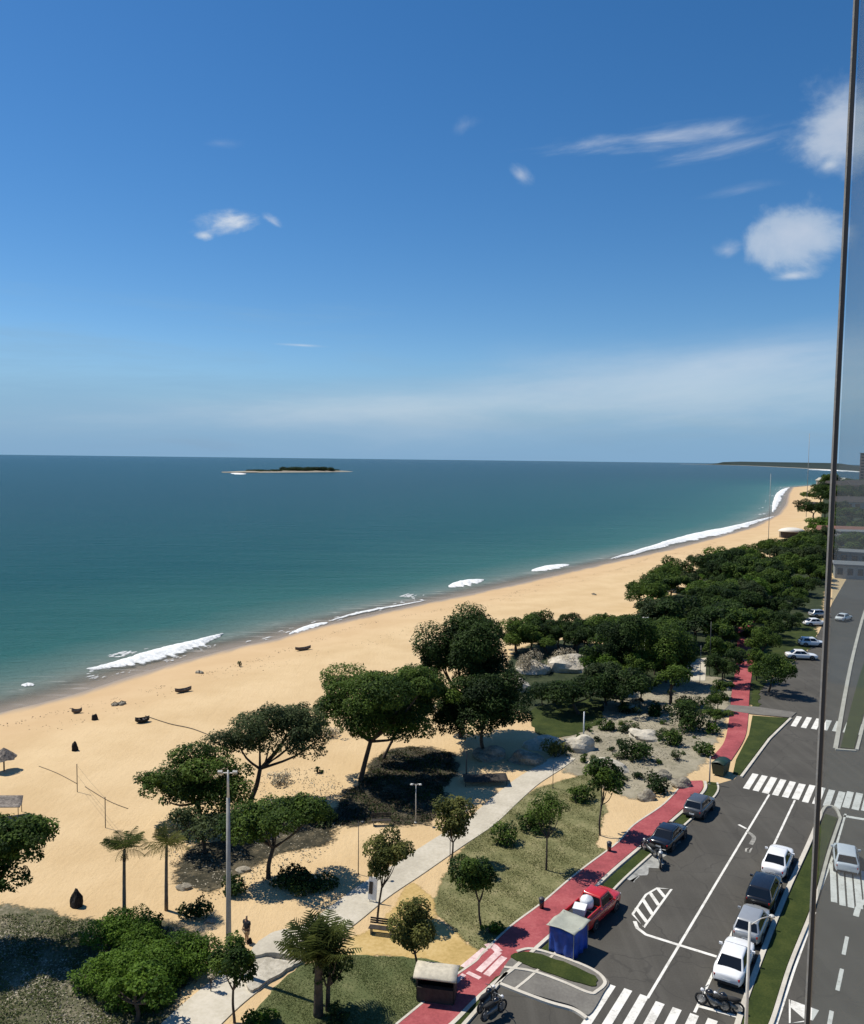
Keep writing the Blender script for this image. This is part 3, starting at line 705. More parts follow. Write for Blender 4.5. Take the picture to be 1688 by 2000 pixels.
# painted markings
def marking(name, label, px, w, mat='road_paint', z=.016, sp=6):
    o = strip(name, px, w, z, mat, z0=.009, kind='structure', sp=sp); return o
rd = (G(1553, 1563) - G(1360, 1975))[:2]; rd /= np.linalg.norm(rd)
marking('lane_line', None, [(1503, 1552), (1384, 1751), (1265, 1950)], .16, sp=0)
marking('bay_line', None, [(1553, 1563), (1456, 1769), (1357, 1978)], .16, sp=0)
marking('bay_line', None, [(1366, 1966), (1400, 1975), (1447, 1988)], .22, sp=0)
marking('stop_line', None, [(1240, 1800), (1245, 1813), (1262, 1826), (1325, 1846), (1400, 1869)], .24, sp=0, z=.02)
hz = [(1236, 1786), (1262, 1748), (1284, 1735), (1312, 1737), (1288, 1770), (1258, 1812)]
marking('hatch_marking', None, hz + [hz[0]], .16, sp=0, z=.019)
for a, b_ in (((1243, 1774), (1264, 1802)), ((1256, 1757), (1275, 1787)), ((1270, 1744), (1287, 1769)), ((1285, 1736), (1299, 1753))):
    marking('hatch_marking', None, [a, b_], .26, sp=0, z=.017)
marking('lane_arrow', None, [(1443, 1611), (1458, 1619)], .22, 'road_paint', sp=0, z=.021)
marking('lane_arrow', None, [(1461, 1625), (1473, 1636), (1467, 1650)], .32, 'faded_paint', z=.021)
marking('lane_arrow', None, [(1458, 1658), (1469, 1656), (1464, 1666), (1457, 1664), (1458, 1658)], .14, 'faded_paint', sp=0, z=.021)
for a, b_ in (((1655, 1830), (1648, 1865)), ((1645, 1893), (1636, 1935)), ((1625, 1975), (1617, 2020))):
    marking('lane_line', None, [a, b_], .22, sp=0)
marking('edge_line', None, [(1515, 2005), (1552, 1892), (1592, 1782)], .16, sp=0)
marking('stop_line', None, [(1648, 1594), (1720, 1606)], .45, sp=0)
marking('edge_line', None, [(1652, 1590), (1630, 1665), (1603, 1738)], .16, sp=0)
marking('bay_line', None, [(1672, 1790), (1680, 1768), (1700, 1755)], .35)
slab('road_marking', [(1543, 1953), (1600, 1974), (1588, 1994), (1570, 1990), (1545, 1968)], .016, 'road_paint', smooth=False, z0=.009)
marking('bay_line', None, [(1543, 1953), (1543, 1999), (1575, 1995)], .1, sp=0)
for (pts, w) in (([(948, 1856), (905, 1892)], .42), ([(975, 1862), (935, 1900)], .42), ([(985, 1872), (950, 1908)], .42)):
    strip('path_marking', pts, w, .092, 'pink_paint', z0=.086, sp=0)
strip('path_marking', [(913, 1902), (938, 1914)], .3, .092, 'pink_paint', z0=.086, sp=0)
strip('path_marking', [(907, 1906), (880, 1930)], .3, .092, 'pink_paint', z0=.086, sp=0)
strip('path_marking', [(950, 1852), (962, 1850), (975, 1862)], .5, .094, 'pink_paint', z0=.086, sp=4)

def zebra(label, a, b_, n, length, w=.45, direction=None, z=.017):
    A, B = G(*a)[:2], G(*b_)[:2]; d = np.array(direction if direction is not None else rd)
    root = thing('zebra_crossing', label, 'crosswalk', ((A[0] + B[0]) / 2, (A[1] + B[1]) / 2, 0))
    o0 = np.array(root.location[:2]); r = random.Random(n)
    side = np.array([d[1], -d[0]])
    for i in range(n):
        c = A + (B - A) * i / (n - 1) - o0; l = length * r.uniform(.92, 1.05); ww = w * r.uniform(.92, 1.06)
        q = [c - side * ww / 2 - d * l / 2, c + side * ww / 2 - d * l / 2, c + side * ww / 2 + d * l / 2, c - side * ww / 2 + d * l / 2]
        mb = MB(); mb.add([(*p_, z) for p_ in q] + [(*p_, .009) for p_ in q], [(0, 1, 2, 3), (0, 4, 5, 1), (1, 5, 6, 2), (2, 6, 7, 3), (3, 7, 4, 0)])
        mb.build('stripe', 'road_paint', root)
zebra('white zebra crossing at the very bottom of the picture, near end of the car lane', (1168, 1966), (1372, 2040), 7, 4.6, .5)
zebra('white zebra crossing where the parking bay line and centre line end', (1467, 1526), (1640, 1563), 10, 4.4, .56)
zebra('short white zebra crossing beyond the junction, beside the grass triangle', (1556, 1409), (1676, 1424), 7, 4.6, .6)
zebra('pair of cream stripes across the far carriageway right of the median tip', (1657, 1562), (1712, 1572), 4, 4.4, .6)
zebra('zebra crossing with tall stripes beside the small white car on the right carriageway', (1628, 1722), (1725, 1748), 7, 6.5, .42, direction=(.42, .907))

# grass blades and litter on the ground
def scatter(name, px, n, mat, size, z, seed, up=.15, aspect=.4, label=None, jit=1.0, h=.08):
    xy = np.array([G(u, v)[:2] for u, v in px]); rng = np.random.default_rng(seed)
    lo, hi = xy.min(0), xy.max(0); q = rng.random((n * 6, 2)) * (hi - lo) + lo; q = q[in_poly(q, xy)]
    dens = np.sin(q[:, 0] * .8 + seed) * np.cos(q[:, 1] * .9 + seed * 2) + .7 * np.sin(q[:, 0] * 2.3 + q[:, 1] * 1.7) + rng.normal(size=len(q)) * .9; q = q[dens > -.1][:n]
    pn = np.c_[q, z + rng.random(len(q)) * h]
    nn = rng.normal(size=(len(q), 3)) * jit + np.array([0, 0, up]); nn /= np.linalg.norm(nn, axis=1)[:, None]
    patch = .5 + .35 * np.sin(q[:, 0] * .9 + seed) * np.cos(q[:, 1] * .7) ; tn = np.clip(patch + rng.normal(size=len(q)) * .28, 0, 1)
    o = link(name, blades(name, pn, nn, tn, size, aspect, mat, rng)); return tag(o, kind='stuff')
scatter('grass', lawnA_px, 26000, 'grass_blade', .11, .02, 1, up=1.6, h=.05)
scatter('grass', lawnB_px, 18000, 'grass_green', .09, .05, 2, up=1.6, h=.04)
DRY = [(-160, 1800), (60, 1785), (150, 1798), (230, 1800), (330, 1812), (390, 1840), (375, 1905), (325, 1960), (300, 2040), (-160, 2040)]
scatter('leaf_litter', DRY, 9000, 'litter', .13, .02, 3, up=2.2, aspect=.7, h=.05)
scatter('grass', DRY, 16000, 'grass_green', .15, .05, 4, up=1.1, h=.08)
scatter('leaf_litter', [(1085, 1470), (1190, 1380), (1335, 1332), (1410, 1340), (1375, 1465), (1255, 1545), (1130, 1505)], 5000, 'litter', .13, .02, 5, up=2.2, aspect=.7, h=.03)
painted_shade_px = [(655, 1612), (665, 1560), (700, 1530), (742, 1475), (800, 1458), (880, 1470), (893, 1505), (868, 1540), (855, 1600), (800, 1612), (730, 1608)]
soft_patch('painted_shade', painted_shade_px, .014, 'painted_shade')  # dark sheet painting in the deep shade below the big trees
soft_patch('painted_shade', [(340, 1690), (380, 1650), (440, 1640), (520, 1600), (560, 1560), (640, 1570), (655, 1640), (560, 1665), (500, 1690), (450, 1720), (400, 1740), (350, 1725)], .013, 'painted_shade')  # another dark sheet, shade painted on the ground from palm to leaning tree
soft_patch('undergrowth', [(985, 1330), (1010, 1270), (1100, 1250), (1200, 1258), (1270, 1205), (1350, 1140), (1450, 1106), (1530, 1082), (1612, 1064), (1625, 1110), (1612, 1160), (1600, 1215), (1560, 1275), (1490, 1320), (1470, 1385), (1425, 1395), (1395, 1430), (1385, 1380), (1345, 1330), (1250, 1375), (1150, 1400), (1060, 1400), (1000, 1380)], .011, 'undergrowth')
scatter('leaf_litter', painted_shade_px, 5000, 'leaf_dead', .16, .02, 7, up=1.4, aspect=.7, h=.08)
scatter('grass', painted_shade_px, 4000, 'leaf_dark', .2, .02, 8, up=.8, h=.12)
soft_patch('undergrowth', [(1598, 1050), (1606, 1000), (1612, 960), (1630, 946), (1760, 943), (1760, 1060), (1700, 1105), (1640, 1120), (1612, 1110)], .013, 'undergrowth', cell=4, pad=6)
scatter('leaf_litter', [(300, 1600), (420, 1540), (560, 1500), (640, 1500), (690, 1560), (655, 1650), (560, 1720), (420, 1760), (340, 1720)], 2500, 'litter', .14, .02, 6, up=2.2, aspect=.7, h=.03)
# ------------------------------------------------------------------ big trees
tree_px('shade_tree', 'broad umbrella-shaped green tree with dark straight trunk, in the middle of the park', 'tree', 705, 1525,
        [(735, 1358, 112, 62), (690, 1400, 78, 50), (800, 1345, 68, 52), (770, 1415, 80, 44)], trunk=.24, seed=11, k=15, bottom=-.25, cover=.9, flat=.45)
tree_px('shade_tree', 'second green tree right behind the umbrella-shaped one, its thin trunk in deep shade', 'tree', 750, 1482,
        [(800, 1395, 66, 50), (850, 1360, 48, 44), (760, 1410, 44, 34)], trunk=.15, seed=19, k=13, cover=1.0)
tree_px('shade_tree', 'grey-green airy tree leaning on a slanted trunk beside the umbrella-shaped tree', 'tree', 488, 1570,
        [(520, 1440, 95, 66), (570, 1410, 62, 50), (480, 1455, 50, 50), (600, 1440, 40, 40)], mat='leaf_grey', trunk=.22, seed=12, k=15, lean=(.9, .1, 3.2), cover=.75, leaf=.2)
tree_px('shade_tree', 'low spreading green tree sloping down to the open sand, left of the leaning tree', 'tree', 395, 1610,
        [(345, 1540, 68, 44), (400, 1500, 78, 48), (430, 1545, 70, 55), (310, 1535, 36, 28)], trunk=.2, seed=13, k=13, cover=.8)
tree_px('shade_tree', 'dense dark domed tree rising in front of the beach, tallest of the row', 'tree', 900, 1440,
        [(905, 1278, 78, 74), (925, 1250, 56, 52), (865, 1300, 44, 44), (940, 1310, 50, 48)], mat='leaf_dark', trunk=.3, seed=14, k=18, cover=1.1, leaf=.27)
tree_px('shade_tree', 'dark tree with short bent trunk standing alone over its shadow on the sand', 'tree', 524, 1716,
        [(545, 1598, 80, 50), (500, 1610, 55, 40), (595, 1600, 50, 40)], mat='leaf_tree', trunk=.17, seed=15, k=13, cover=.9, leaf=.2)
tree_px('shade_tree', 'bushy dark tree with pale blossom between the domed tree and the boulders', 'tree', 945, 1472,
        [(930, 1385, 78, 62), (985, 1400, 62, 55), (885, 1400, 48, 50), (950, 1350, 60, 40)], mat='leaf_dark', trunk=.2, seed=16, k=16, cover=1.05, leaf=.25)
tree_px('shade_tree', 'green tree cut by the left edge of the picture, above the dark shaded ground', 'tree', -28, 1850,
        [(15, 1660, 80, 62), (-50, 1650, 90, 75), (40, 1640, 52, 40), (-10, 1700, 70, 40), (-130, 1640, 90, 70)], trunk=.22, seed=17, k=15, cover=1.0, leaf=.21)
tree_px('shade_tree', 'low dark tree under the leaning tree, in the thick of the shade', 'tree', 400, 1665,
        [(410, 1625, 62, 34), (370, 1600, 40, 30)], mat='leaf_grey', trunk=.14, seed=18, k=10, cover=.6, leaf=.24)
row_spots = []; rb0 = random.Random(21)
for a in range(46):
    for tries in range(60):
        u_, v_ = rb0.uniform(1000, 1345), rb0.uniform(1240, 1392)
        if v_ < 1250 + abs(u_ - 1180) * .12 or (1050 < u_ < 1180 and v_ > 1372) or (u_ > 1190 and v_ > 1350) or (1320 < u_ and v_ > 1270) or (1000 < u_ < 1175 and 1280 < v_ < 1392): continue
        q = P(u_, v_)
        if all((q - o).length > 3.7 for o in row_spots): row_spots.append(q); break
row = [  # u, v of the foot, crown (u, v, ru, rv), material, words
    (1215, 1335, [(1215, 1255, 52, 48), (1190, 1275, 46, 36)], 'leaf_dark', 'darker tree just left of the pale pole in the tree belt'),
    (1290, 1335, [(1290, 1265, 50, 54), (1315, 1290, 44, 40)], 'leaf_tree', 'green tree directly behind and right of the pale pole'),
    (1130, 1395, [(1130, 1352, 58, 26), (1085, 1358, 44, 24)], 'leaf_dark', 'dark low tree in front of the bleached mound'),
    (1225, 1390, [(1225, 1340, 52, 38), (1180, 1350, 40, 32)], 'leaf_dark', 'dark low tree between the small green lawn and the pale court'),
    
    (1310, 1375, [(1310, 1325, 36, 30)], 'leaf_tree', 'small green tree touching the left side of the pale court')]
for i, (bu, bv, cr_, mt, lb) in enumerate(row):
    tree_px('coast_tree', lb, 'tree', bu, bv, cr_, mat=mt, trunk=.2, seed=30 + i, k=13, cover=.8, leaf=.29, nlimb=4)

# far belt along the beach: six kinds, then copies, each a tree of its own
protos = []
def belt_tree(i, x, y, w, h, mt):
    z = ground_z(x, y)
    rr = random.Random(i); crowns = [((x, y, z + h * .58), w * rr.uniform(.75, 1), w * rr.uniform(.7, 1), h * .42)]
    for q in range(3): crowns.append(((x + w * rr.uniform(-.75, .75), y + w * rr.uniform(-.7, .7), z + h * rr.uniform(.38, .72)), w * rr.uniform(.35, .62), w * rr.uniform(.35, .62), h * rr.uniform(.2, .34)))
    return make_tree('belt_tree', 'leafy tree of the dense belt between far beach and road', 'tree', (x, y, z), crowns, mat=mt, trunk=.2, seed=50 + i, k=8, cover=1.0, leaf=.36, nlimb=3, group='trees of the far coastal belt')
rb = random.Random(5)
for i, mt in enumerate(['leaf_tree', 'leaf_tree', 'leaf_dark', 'leaf_tree', 'leaf_grey', 'leaf_tree', 'leaf_bright', 'leaf_dark']):
    protos.append(belt_tree(i, 60 + i, 150, rb.uniform(3.6, 4.6), rb.uniform(5.5, 7.0), mt))
edge_b = [(1262, 1192), (1300, 1150), (1350, 1122), (1400, 1108), (1450, 1095), (1490, 1082), (1530, 1072), (1580, 1064), (1612, 1055)]      # seaward rim (foot line)
edge_r = [(1300, 1310), (1345, 1275), (1400, 1290), (1425, 1260), (1436, 1230), (1455, 1205), (1490, 1180), (1530, 1158), (1600, 1120)]        # landward rim
spots = []
for a in range(80):
    for tries in range(40):
        k = rb.random(); w_ = rb.random()
        if a < 26: w_ = rb.uniform(0, .18)
        f_ = k * (len(edge_b) - 1); i0 = min(int(f_), len(edge_b) - 2); fr_ = f_ - i0
        A_ = np.array(edge_b[i0]) * (1 - fr_) + np.array(edge_b[i0 + 1]) * fr_; B_ = np.array(edge_r[i0]) * (1 - fr_) + np.array(edge_r[i0 + 1]) * fr_
        uv = A_ * (1 - w_) + B_ * w_
        q = P(uv[0], uv[1] + 8)
        if all((q - o).length > 4.2 for o in spots): spots.append(q); break
for i, q in enumerate(spots):
    o = protos[i] if i < len(protos) else copy_tree(protos[i % len(protos)])
    o.location = q; o.rotation_euler = (0, 0, rb.uniform(0, 6.28)); rim_ = inland(q.x, q.y); kk_ = 'seaward rim' if i < 26 else ('middle' if rim_ < 62 else 'landward side')
    o['label'] = {'seaward rim': 'leafy tree on the seaward rim of the dense belt, its crown edging the sand', 'middle': 'leafy tree in the middle of the dense belt, closed in by other crowns', 'landward side': 'leafy tree on the landward side of the dense belt, toward the red path and road'}[kk_]; o['group'] = 'trees on the %s of the coastal belt' % kk_; s_ = rb.uniform(.8, 1.25); o.scale = (s_, s_, s_ * rb.uniform(.85, 1.1))
for i, q in enumerate(row_spots):
    o = copy_tree(protos[(i * 3 + 1) % 8]); o.location = q; s_ = rb.uniform(.62, .9); o.scale = (s_, s_, s_ * rb.uniform(.85, 1.05)); o.rotation_euler = (0, 0, rb.uniform(0, 6.28))
    o.name = 'coast_tree'; o['label'] = 'leafy tree in the thick grove between the domed tree and the far belt'; o['group'] = 'trees of the grove behind the small lawn'
for i, (u, v, sc) in enumerate([(1008, 1276, .8), (1036, 1270, .72), (1064, 1266, .8), (1092, 1270, .7), (1120, 1268, .76), (1150, 1272, .8), (1182, 1274, .85), (1212, 1276, .8), (1240, 1268, .75), (1060, 1378, .42), (1095, 1374, .45), (1185, 1378, .48), (1215, 1372, .5), (1250, 1372, .52)]):
    o = copy_tree(protos[(0, 3, 5, 2, 1, 7)[i % 6]]); o.location = P(u, v); o.scale = (sc, sc, sc * .95); o.rotation_euler = (0, 0, i * 2.1); o.name = 'coast_tree'
    o['label'] = 'leafy tree in the row between the bleached mound and the open beach' if i < 9 else 'small dark tree in the row just in front of the bleached mound'; o['group'] = 'trees seaward of the bleached mound' if i < 9 else 'small trees in front of the bleached mound'
for i, (u, v, sc) in enumerate([(1502, 1228, .6), (1532, 1206, .65), (1556, 1190, .65), (1582, 1166, .7), (1602, 1146, .75), (1488, 1256, .5), (1516, 1244, .5), (1548, 1228, .5), (1470, 1232, .6), (1485, 1205, .7), (1515, 1180, .75), (1550, 1160, .8), (1580, 1138, .8), (1462, 1260, .45), (1420, 1300, .5), (1415, 1325, .42), (1408, 1365, .4), (1398, 1412, .36)]):
    o = copy_tree(protos[(1, 2, 0, 7, 3, 5)[i % 6]]); o.location = P(u, v); o.scale = (sc, sc, sc * .95); o.rotation_euler = (0, 0, i * 1.7); o.name = 'roadside_tree'
    o['label'] = 'leafy tree on the grass between the far red path and the parked pale cars' if i < 14 else 'small leafy tree lining the left side of the far red path'; o['group'] = 'trees between far red path and parking' if i < 14 else 'small trees along the far red path'
# the seaward shrubs and land beyond the point, seen past the glass
for i, (u, v) in enumerate([(1632, 985), (1655, 975), (1680, 985), (1612, 1010), (1640, 1012), (1668, 1020), (1625, 1035), (1655, 1045), (1680, 1050), (1600, 985), (1607, 968), (1625, 955), (1650, 960), (1680, 962), (1600, 1040), (1640, 1075), (1672, 1085), (1615, 1085), (1590, 1012), (1700, 970), (1700, 1030)]):
    o = copy_tree(protos[i % len(protos)]); q = P(u, v + 4); o.location = q; dp = depth_of(q); s_ = max(1.0, dp / 300) * rb.uniform(.8, 1.2); o.scale = (s_ * 1.3, s_ * 1.3, s_)
    o.rotation_euler = (0, 0, rb.uniform(0, 6.28)); o['label'] = 'leafy tree beyond the sandy point, seen through the glass pane'; o['group'] = 'trees beyond the sandy point'
for i, (u, v, sc, lb) in enumerate([(1478, 1330, .62, 'small roadside tree just right of the far red path'), (1502, 1352, .8, 'dark roadside tree in front of the grey parking ground'), (1410, 1338, .7, 'round tree just left of the far red path'),
                             (1398, 1300, .7, 'tree between the pale court and the far red path, farther one'), (1490, 1290, .7, 'roadside tree beside the parked pale cars'), (1402, 1390, .42, 'bush-like tree left of the red path at the side street'),
                             (1520, 1255, .75, 'roadside tree farther along, behind the parked pale cars'), (1395, 1245, .8, 'tree at the end of the dense belt beside the dark thin pole')]):
    o = copy_tree(protos[i % 4]); o.location = P(u, v); o.scale = (sc * .8, sc * .8, sc); o.rotation_euler = (0, 0, i * 1.3); o['label'] = lb; del o['group']; o.name = 'roadside_tree'

# ------------------------------------------------------------------ young trees on the lawns
def young(label, bu, bv, cu, cv, ru, rv, mat, seed, k=13, leaf=.16, cover=1.0, extra=(), trunk=.075, lean=None):
    return tree_px('young_tree', label, 'tree', bu, bv, [(cu, cv, ru, rv)] + list(extra), mat=mat, seed=seed, k=k, leaf=leaf, cover=cover, trunk=trunk, nlimb=6, bottom=-.75, cr=.46)
young('young olive-green tree with wind-swept crown beside the pale path and sign', 737, 1802, 755, 1662, 38, 34, 'leaf_olive', 71, extra=[(775, 1668, 26, 24), (742, 1690, 18, 22)])
young('young tree at the edge of the wide pale path, near the white lamp post', 880, 1690, 890, 1592, 36, 38, 'leaf_olive', 72, extra=[(893, 1620, 26, 22)], leaf=.22)
young('young dark tree on the near tip of the mottled lawn, shading the red path', 940, 1815, 922, 1705, 36, 34, 'leaf_tree', 73, extra=[(938, 1725, 24, 24)])
young('sparse young tree in the middle of the mottled lawn', 1067, 1700, 1070, 1582, 34, 32, 'leaf_tree', 74, cover=.45)
young('young tree at the far end of the mottled lawn, casting shade on the red path', 1172, 1632, 1180, 1518, 32, 30, 'leaf_tree', 75, leaf=.22)
young('young tree with bright tips standing on the ochre path beside the cream kiosk', 812, 1908, 806, 1808, 38, 38, 'leaf_olive', 76, extra=[(818, 1825, 32, 26), (800, 1832, 26, 22)])
young('young tree in front of the tall grey mast, by the pale path', 458, 1998, 458, 1885, 38, 42, 'leaf_tree', 77, extra=[(475, 1865, 18, 22), (425, 1880, 24, 24)])
young('slim pale-stemmed sapling beside the pale path in the bottom left', 412, 1938, 412, 1908, 12, 11, 'leaf_pale', 78, trunk=.03, leaf=.14, k=5)

# bushes
shrub_px('bush', 'large bright green bush filling the ground at the lower left', 'bush', 270, 1925, 105, 70, 'leaf_bright', .15, 81, k=30, h=1.9, cover=1.0)
shrub_px('bush', 'bright green bush behind the large one, at the foot of the palm', 'bush', 250, 1842, 78, 30, 'leaf_bright', .15, 82, k=16, cover=1.0, h=1.6)
shrub_px('bush', 'bright green bush spreading toward the mast on the right of the large one', 'bush', 365, 1895, 62, 36, 'leaf_bright', .15, 83, k=16, cover=1.0, h=1.7)
tree_px('park_tree', 'green tree with forked dark trunk at the bottom left, growing from the bright bushes', 'tree', 268, 1998, [(285, 1925, 55, 34), (240, 1930, 40, 26)], mat='leaf_bright', trunk=.12, seed=84, k=9, leaf=.2)
shrub_px('bush', 'dark square bush behind the bright green bushes', 'bush', 308, 1815, 16, 18, 'leaf_dark', .18, 85, k=8)
shrub_px('bush', 'bush at the bottom edge left of the fan palm', 'bush', 508, 2002, 40, 18, 'leaf_bright', .2, 86, k=9)
shrub_px('bush', 'dark bush at the bottom edge below the fan palm', 'bush', 655, 2005, 36, 22, 'leaf_dark', .2, 87, k=9)
shrub_px('bush', 'dark scrubby bush left of the mast among low stones', 'bush', 385, 1790, 34, 22, 'leaf_dark', .2, 88, k=9)
shrub_px('bush', 'dark bush right behind the mast on the sand', 'bush', 458, 1745, 40, 20, 'leaf_dark', .22, 89, k=10)
shrub_px('bush', 'low dark heap of bush on the sand right of the lone tree', 'bush', 590, 1730, 60, 16, 'leaf_dark', .22, 90, k=14, h=.9)
shrub_px('bush', 'dark shrub half in shade, right of the leaning trunk', 'bush', 620, 1605, 40, 24, 'leaf_grey', .24, 91, k=9)
shrub_px('bush', 'small dark round shrub alone on sand between the two trunks', 'bush', 621, 1510, 11, 8, 'leaf_dark', .24, 92, k=5)
shrub_px('bush', 'green bush on the mottled lawn behind the sparse young tree', 'bush', 1040, 1620, 42, 26, 'leaf_tree', .22, 93, k=11, cover=.6)
shrub_px('bush', 'green bush on the left rim of the mottled lawn', 'bush', 990, 1650, 40, 24, 'leaf_tree', .22, 94, k=10, cover=.55)
shrub_px('bush', 'bush at the far end of the mottled lawn beside its last young tree', 'bush', 1128, 1565, 36, 18, 'leaf_tree', .24, 95, k=9, cover=.6)
shrub_px('bush', 'dark shrub at the near tip of the mottled lawn', 'bush', 960, 1822, 26, 12, 'leaf_bright', .2, 96, k=6)
for i, (u, v, ru, rv, mt, lb) in enumerate([
    (1250, 1482, 40, 26, 'leaf_dark', 'dark shrub in the middle of the grey sandy ground'), (1345, 1425, 42, 30, 'leaf_dark', 'dark tall shrub beside the red path on the grey sandy ground'),
    (1310, 1455, 26, 18, 'leaf_tree', 'green shrub below the tall dark shrub on the grey ground'), (1085, 1480, 30, 22, 'leaf_olive', 'olive shrub growing against the boulders at the head of the pale path'),
    (1275, 1545, 34, 20, 'leaf_dark', 'dark shrub above the sandy patch next to the red path'), (1225, 1395, 26, 14, 'leaf_dark', 'dark shrub right of the small green lawn'),
    (1290, 1395, 24, 14, 'leaf_tree', 'shrub above the grey sandy ground near the pale court'), (1375, 1475, 24, 16, 'leaf_tree', 'shrub at the broken end of the red path'),
    (1395, 1435, 20, 18, 'leaf_bright', 'bright shrub hugging the left side of the curved red path'), (1185, 1425, 20, 14, 'leaf_tree', 'small shrub between pole and grey ground'),
    (1200, 1530, 30, 14, 'leaf_tree', 'shrub right of the last young tree of the lawn'), (1345, 1385, 36, 16, 'leaf_tree', 'shrub just below the pale court'),
    (875, 1395, 16, 10, 'leaf_pale', 'pale dry shrub beside the trunkless dark tree'), (1245, 1380, 14, 8, 'leaf_pale', 'pale dry shrub among dark shrubs near the court')]):
    shrub_px('bush', lb, 'bush', u, v, ru, rv, mt, .25, 110 + i, k=9, cover=.7)
sc_ = [shrub_px('scrub_tuft', 'low scrub tuft on the grey sandy ground between lawn and red path', 'bush', 1180, 1450, 16, 9, mt_, .17, 160 + i_, k=5, cover=.8, group='scrub tufts on the grey sandy ground') for i_, mt_ in enumerate(('leaf_tree', 'leaf_grey', 'leaf_dark'))]
rs_ = random.Random(8); GR = np.array([(1110, 1450), (1150, 1420), (1230, 1375), (1340, 1345), (1400, 1360), (1395, 1400), (1370, 1470), (1320, 1510), (1250, 1545), (1190, 1530), (1130, 1500)], float); got = []
while len(got) < 46:
    q_ = (rs_.uniform(1100, 1410), rs_.uniform(1340, 1545))
    if in_poly(np.array([q_]), GR)[0] and all(math.hypot(q_[0] - o_[0], q_[1] - o_[1]) > 13 for o_ in got): got.append(q_)
for i_, q_ in enumerate(got):
    o = sc_[i_] if i_ < 3 else copy_tree(sc_[i_ % 3]); o.location = P(*q_); k_ = rs_.uniform(.45, 1.3); o.scale = (k_, k_, k_ * rs_.uniform(.6, 1.2)); o.rotation_euler = (0, 0, rs_.uniform(0, 6.28))
for i, (u, v, ru, rv, lb) in enumerate([
    (1040, 1315, 40, 26, 'bleached leafless thicket right of the dark domed tree'), (1115, 1305, 48, 20, 'bleached mound of dry branches in the tree row'),
    (1005, 1345, 18, 22, 'bleached dry branches hanging between two dark trees'), (440, 1525, 32, 16, 'pale dry shrub in front of the low spreading tree'),
    (350, 1625, 36, 26, 'pale dry shrub right of the second palm'), (425, 1565, 34, 14, 'pale dry shrub under the leaning tree'),
    (545, 1530, 30, 12, 'pale dry shrub at the right of the leaning trunk'), (1225, 1325, 16, 8, 'small bleached shrub in the tree row'), (650, 1440, 30, 14, 'pale blossom drooping below the umbrella-shaped tree')]):
    shrub_px('dry_shrub', lb, 'bush', u, v, ru, rv, 'leaf_pale', .2, 130 + i, k=8, cover=.35)
# driftline plants on the beach
shrub_px('beach_shrub', 'single small shrub near the waterline on the open beach', 'bush', 468, 1302, 6, 9, 'leaf_grey', .25, 140, k=4)
shrub_px('beach_shrub', 'small pale-green sapling bush at the beach edge above the tree row', 'bush', 1186, 1212, 9, 13, 'leaf_grey', .35, 141, k=4)

# ------------------------------------------------------------------ palms
def frond_mesh(L, droop, seed, mat='leaf_palm', n=16, lw=.34):
    r = random.Random(seed); mb = MB(); pts = []
    for i in range(n + 1):
        t_ = i / n; pts.append(Vector((L * (t_ - .18 * t_ * t_), 0, L * (.42 * t_ - droop * t_ * t_))))
    tints = []
    for i in range(n):
        a, b_ = pts[i], pts[i + 1]; mb.add([a + Vector((0, -.018, 0)), a + Vector((0, .018, 0)), b_ + Vector((0, .014, 0)), b_ + Vector((0, -.014, 0))], [(0, 1, 2, 3)]); tints += [.2] * 4
        if i < 2: continue
        t_ = i / n; ll = L * lw * math.sin(math.pi * min(1, .18 + .8 * t_)) * r.uniform(.8, 1.1)
        for sgn in (-1, 1):
            tip = a + Vector((ll * .55, sgn * ll * .8, -ll * r.uniform(.15, .5))); w_ = L * .03
            mb.add([a, a + Vector((w_, sgn * .01, .01)), tip + Vector((w_ * .4, 0, 0)), tip], [(0, 1, 2, 3)]); tn = r.uniform(.3, 1); tints += [tn] * 4
    me = mb.mesh('frond', mat); at = me.attributes.new('tint', 'FLOAT', 'POINT'); at.data.foreach_set('value', np.array(tints, np.float32)); return me
def palm(label, bu, bv, top_v, L, nf, seed, lean=0.0, trunk=.13, up=(.15, 1.1), skirt=False, droop=.55, bark='bark_pale', mat='leaf_palm'):
    base = P(bu, bv); dep = depth_of(base); h = (bv - top_v) * dep / FPX * 1.03
    root = thing('palm_tree', label, 'palm', base); r = random.Random(seed)
    mb = MB(); pts = [(lean * t_ * t_, 0, h * t_ - .1 * (t_ == 0)) for t_ in np.linspace(0, 1, 9)]
    mb.tube(pts, [trunk * (1.25 - .4 * i / 8 + .06 * (i % 2)) for i in range(9)], 10); mb.build('trunk', bark, root, True)
    meshes = [frond_mesh(L * r.uniform(.85, 1.1), droop * r.uniform(.8, 1.2), seed + i, mat) for i in range(4)]
    for i in range(nf):
        o = link('frond', meshes[i % 4], root, (lean, 0, h - .04)); o.rotation_euler = (r.uniform(-.2, .2), -r.uniform(*up) + .35, i * 2.399 + r.uniform(-.2, .2)); s_ = r.uniform(.8, 1.1); o.scale = (s_, s_, s_)
    if skirt:
        dm = frond_mesh(.8, .3, seed + 9, 'leaf_dead', 8)
        for i in range(9):
            o = link('dead_frond', dm, root, (lean, 0, h - .1)); o.rotation_euler = (0, 1.45 + r.uniform(-.15, .2), i * .698)
    return root
palm('slim palm with ragged crown and dark skirt of dead fronds on open sand', 243, 1800, 1660, 2.1, 30, 201, skirt=True, lean=.05, trunk=.10, up=(.3, 1.4), droop=.5)
palm('yellowish slim palm right beside the first palm, in front of dry shrubs', 325, 1778, 1652, 1.8, 28, 202, lean=.05, mat='leaf_olive', trunk=.10, up=(.3, 1.4), droop=.5)
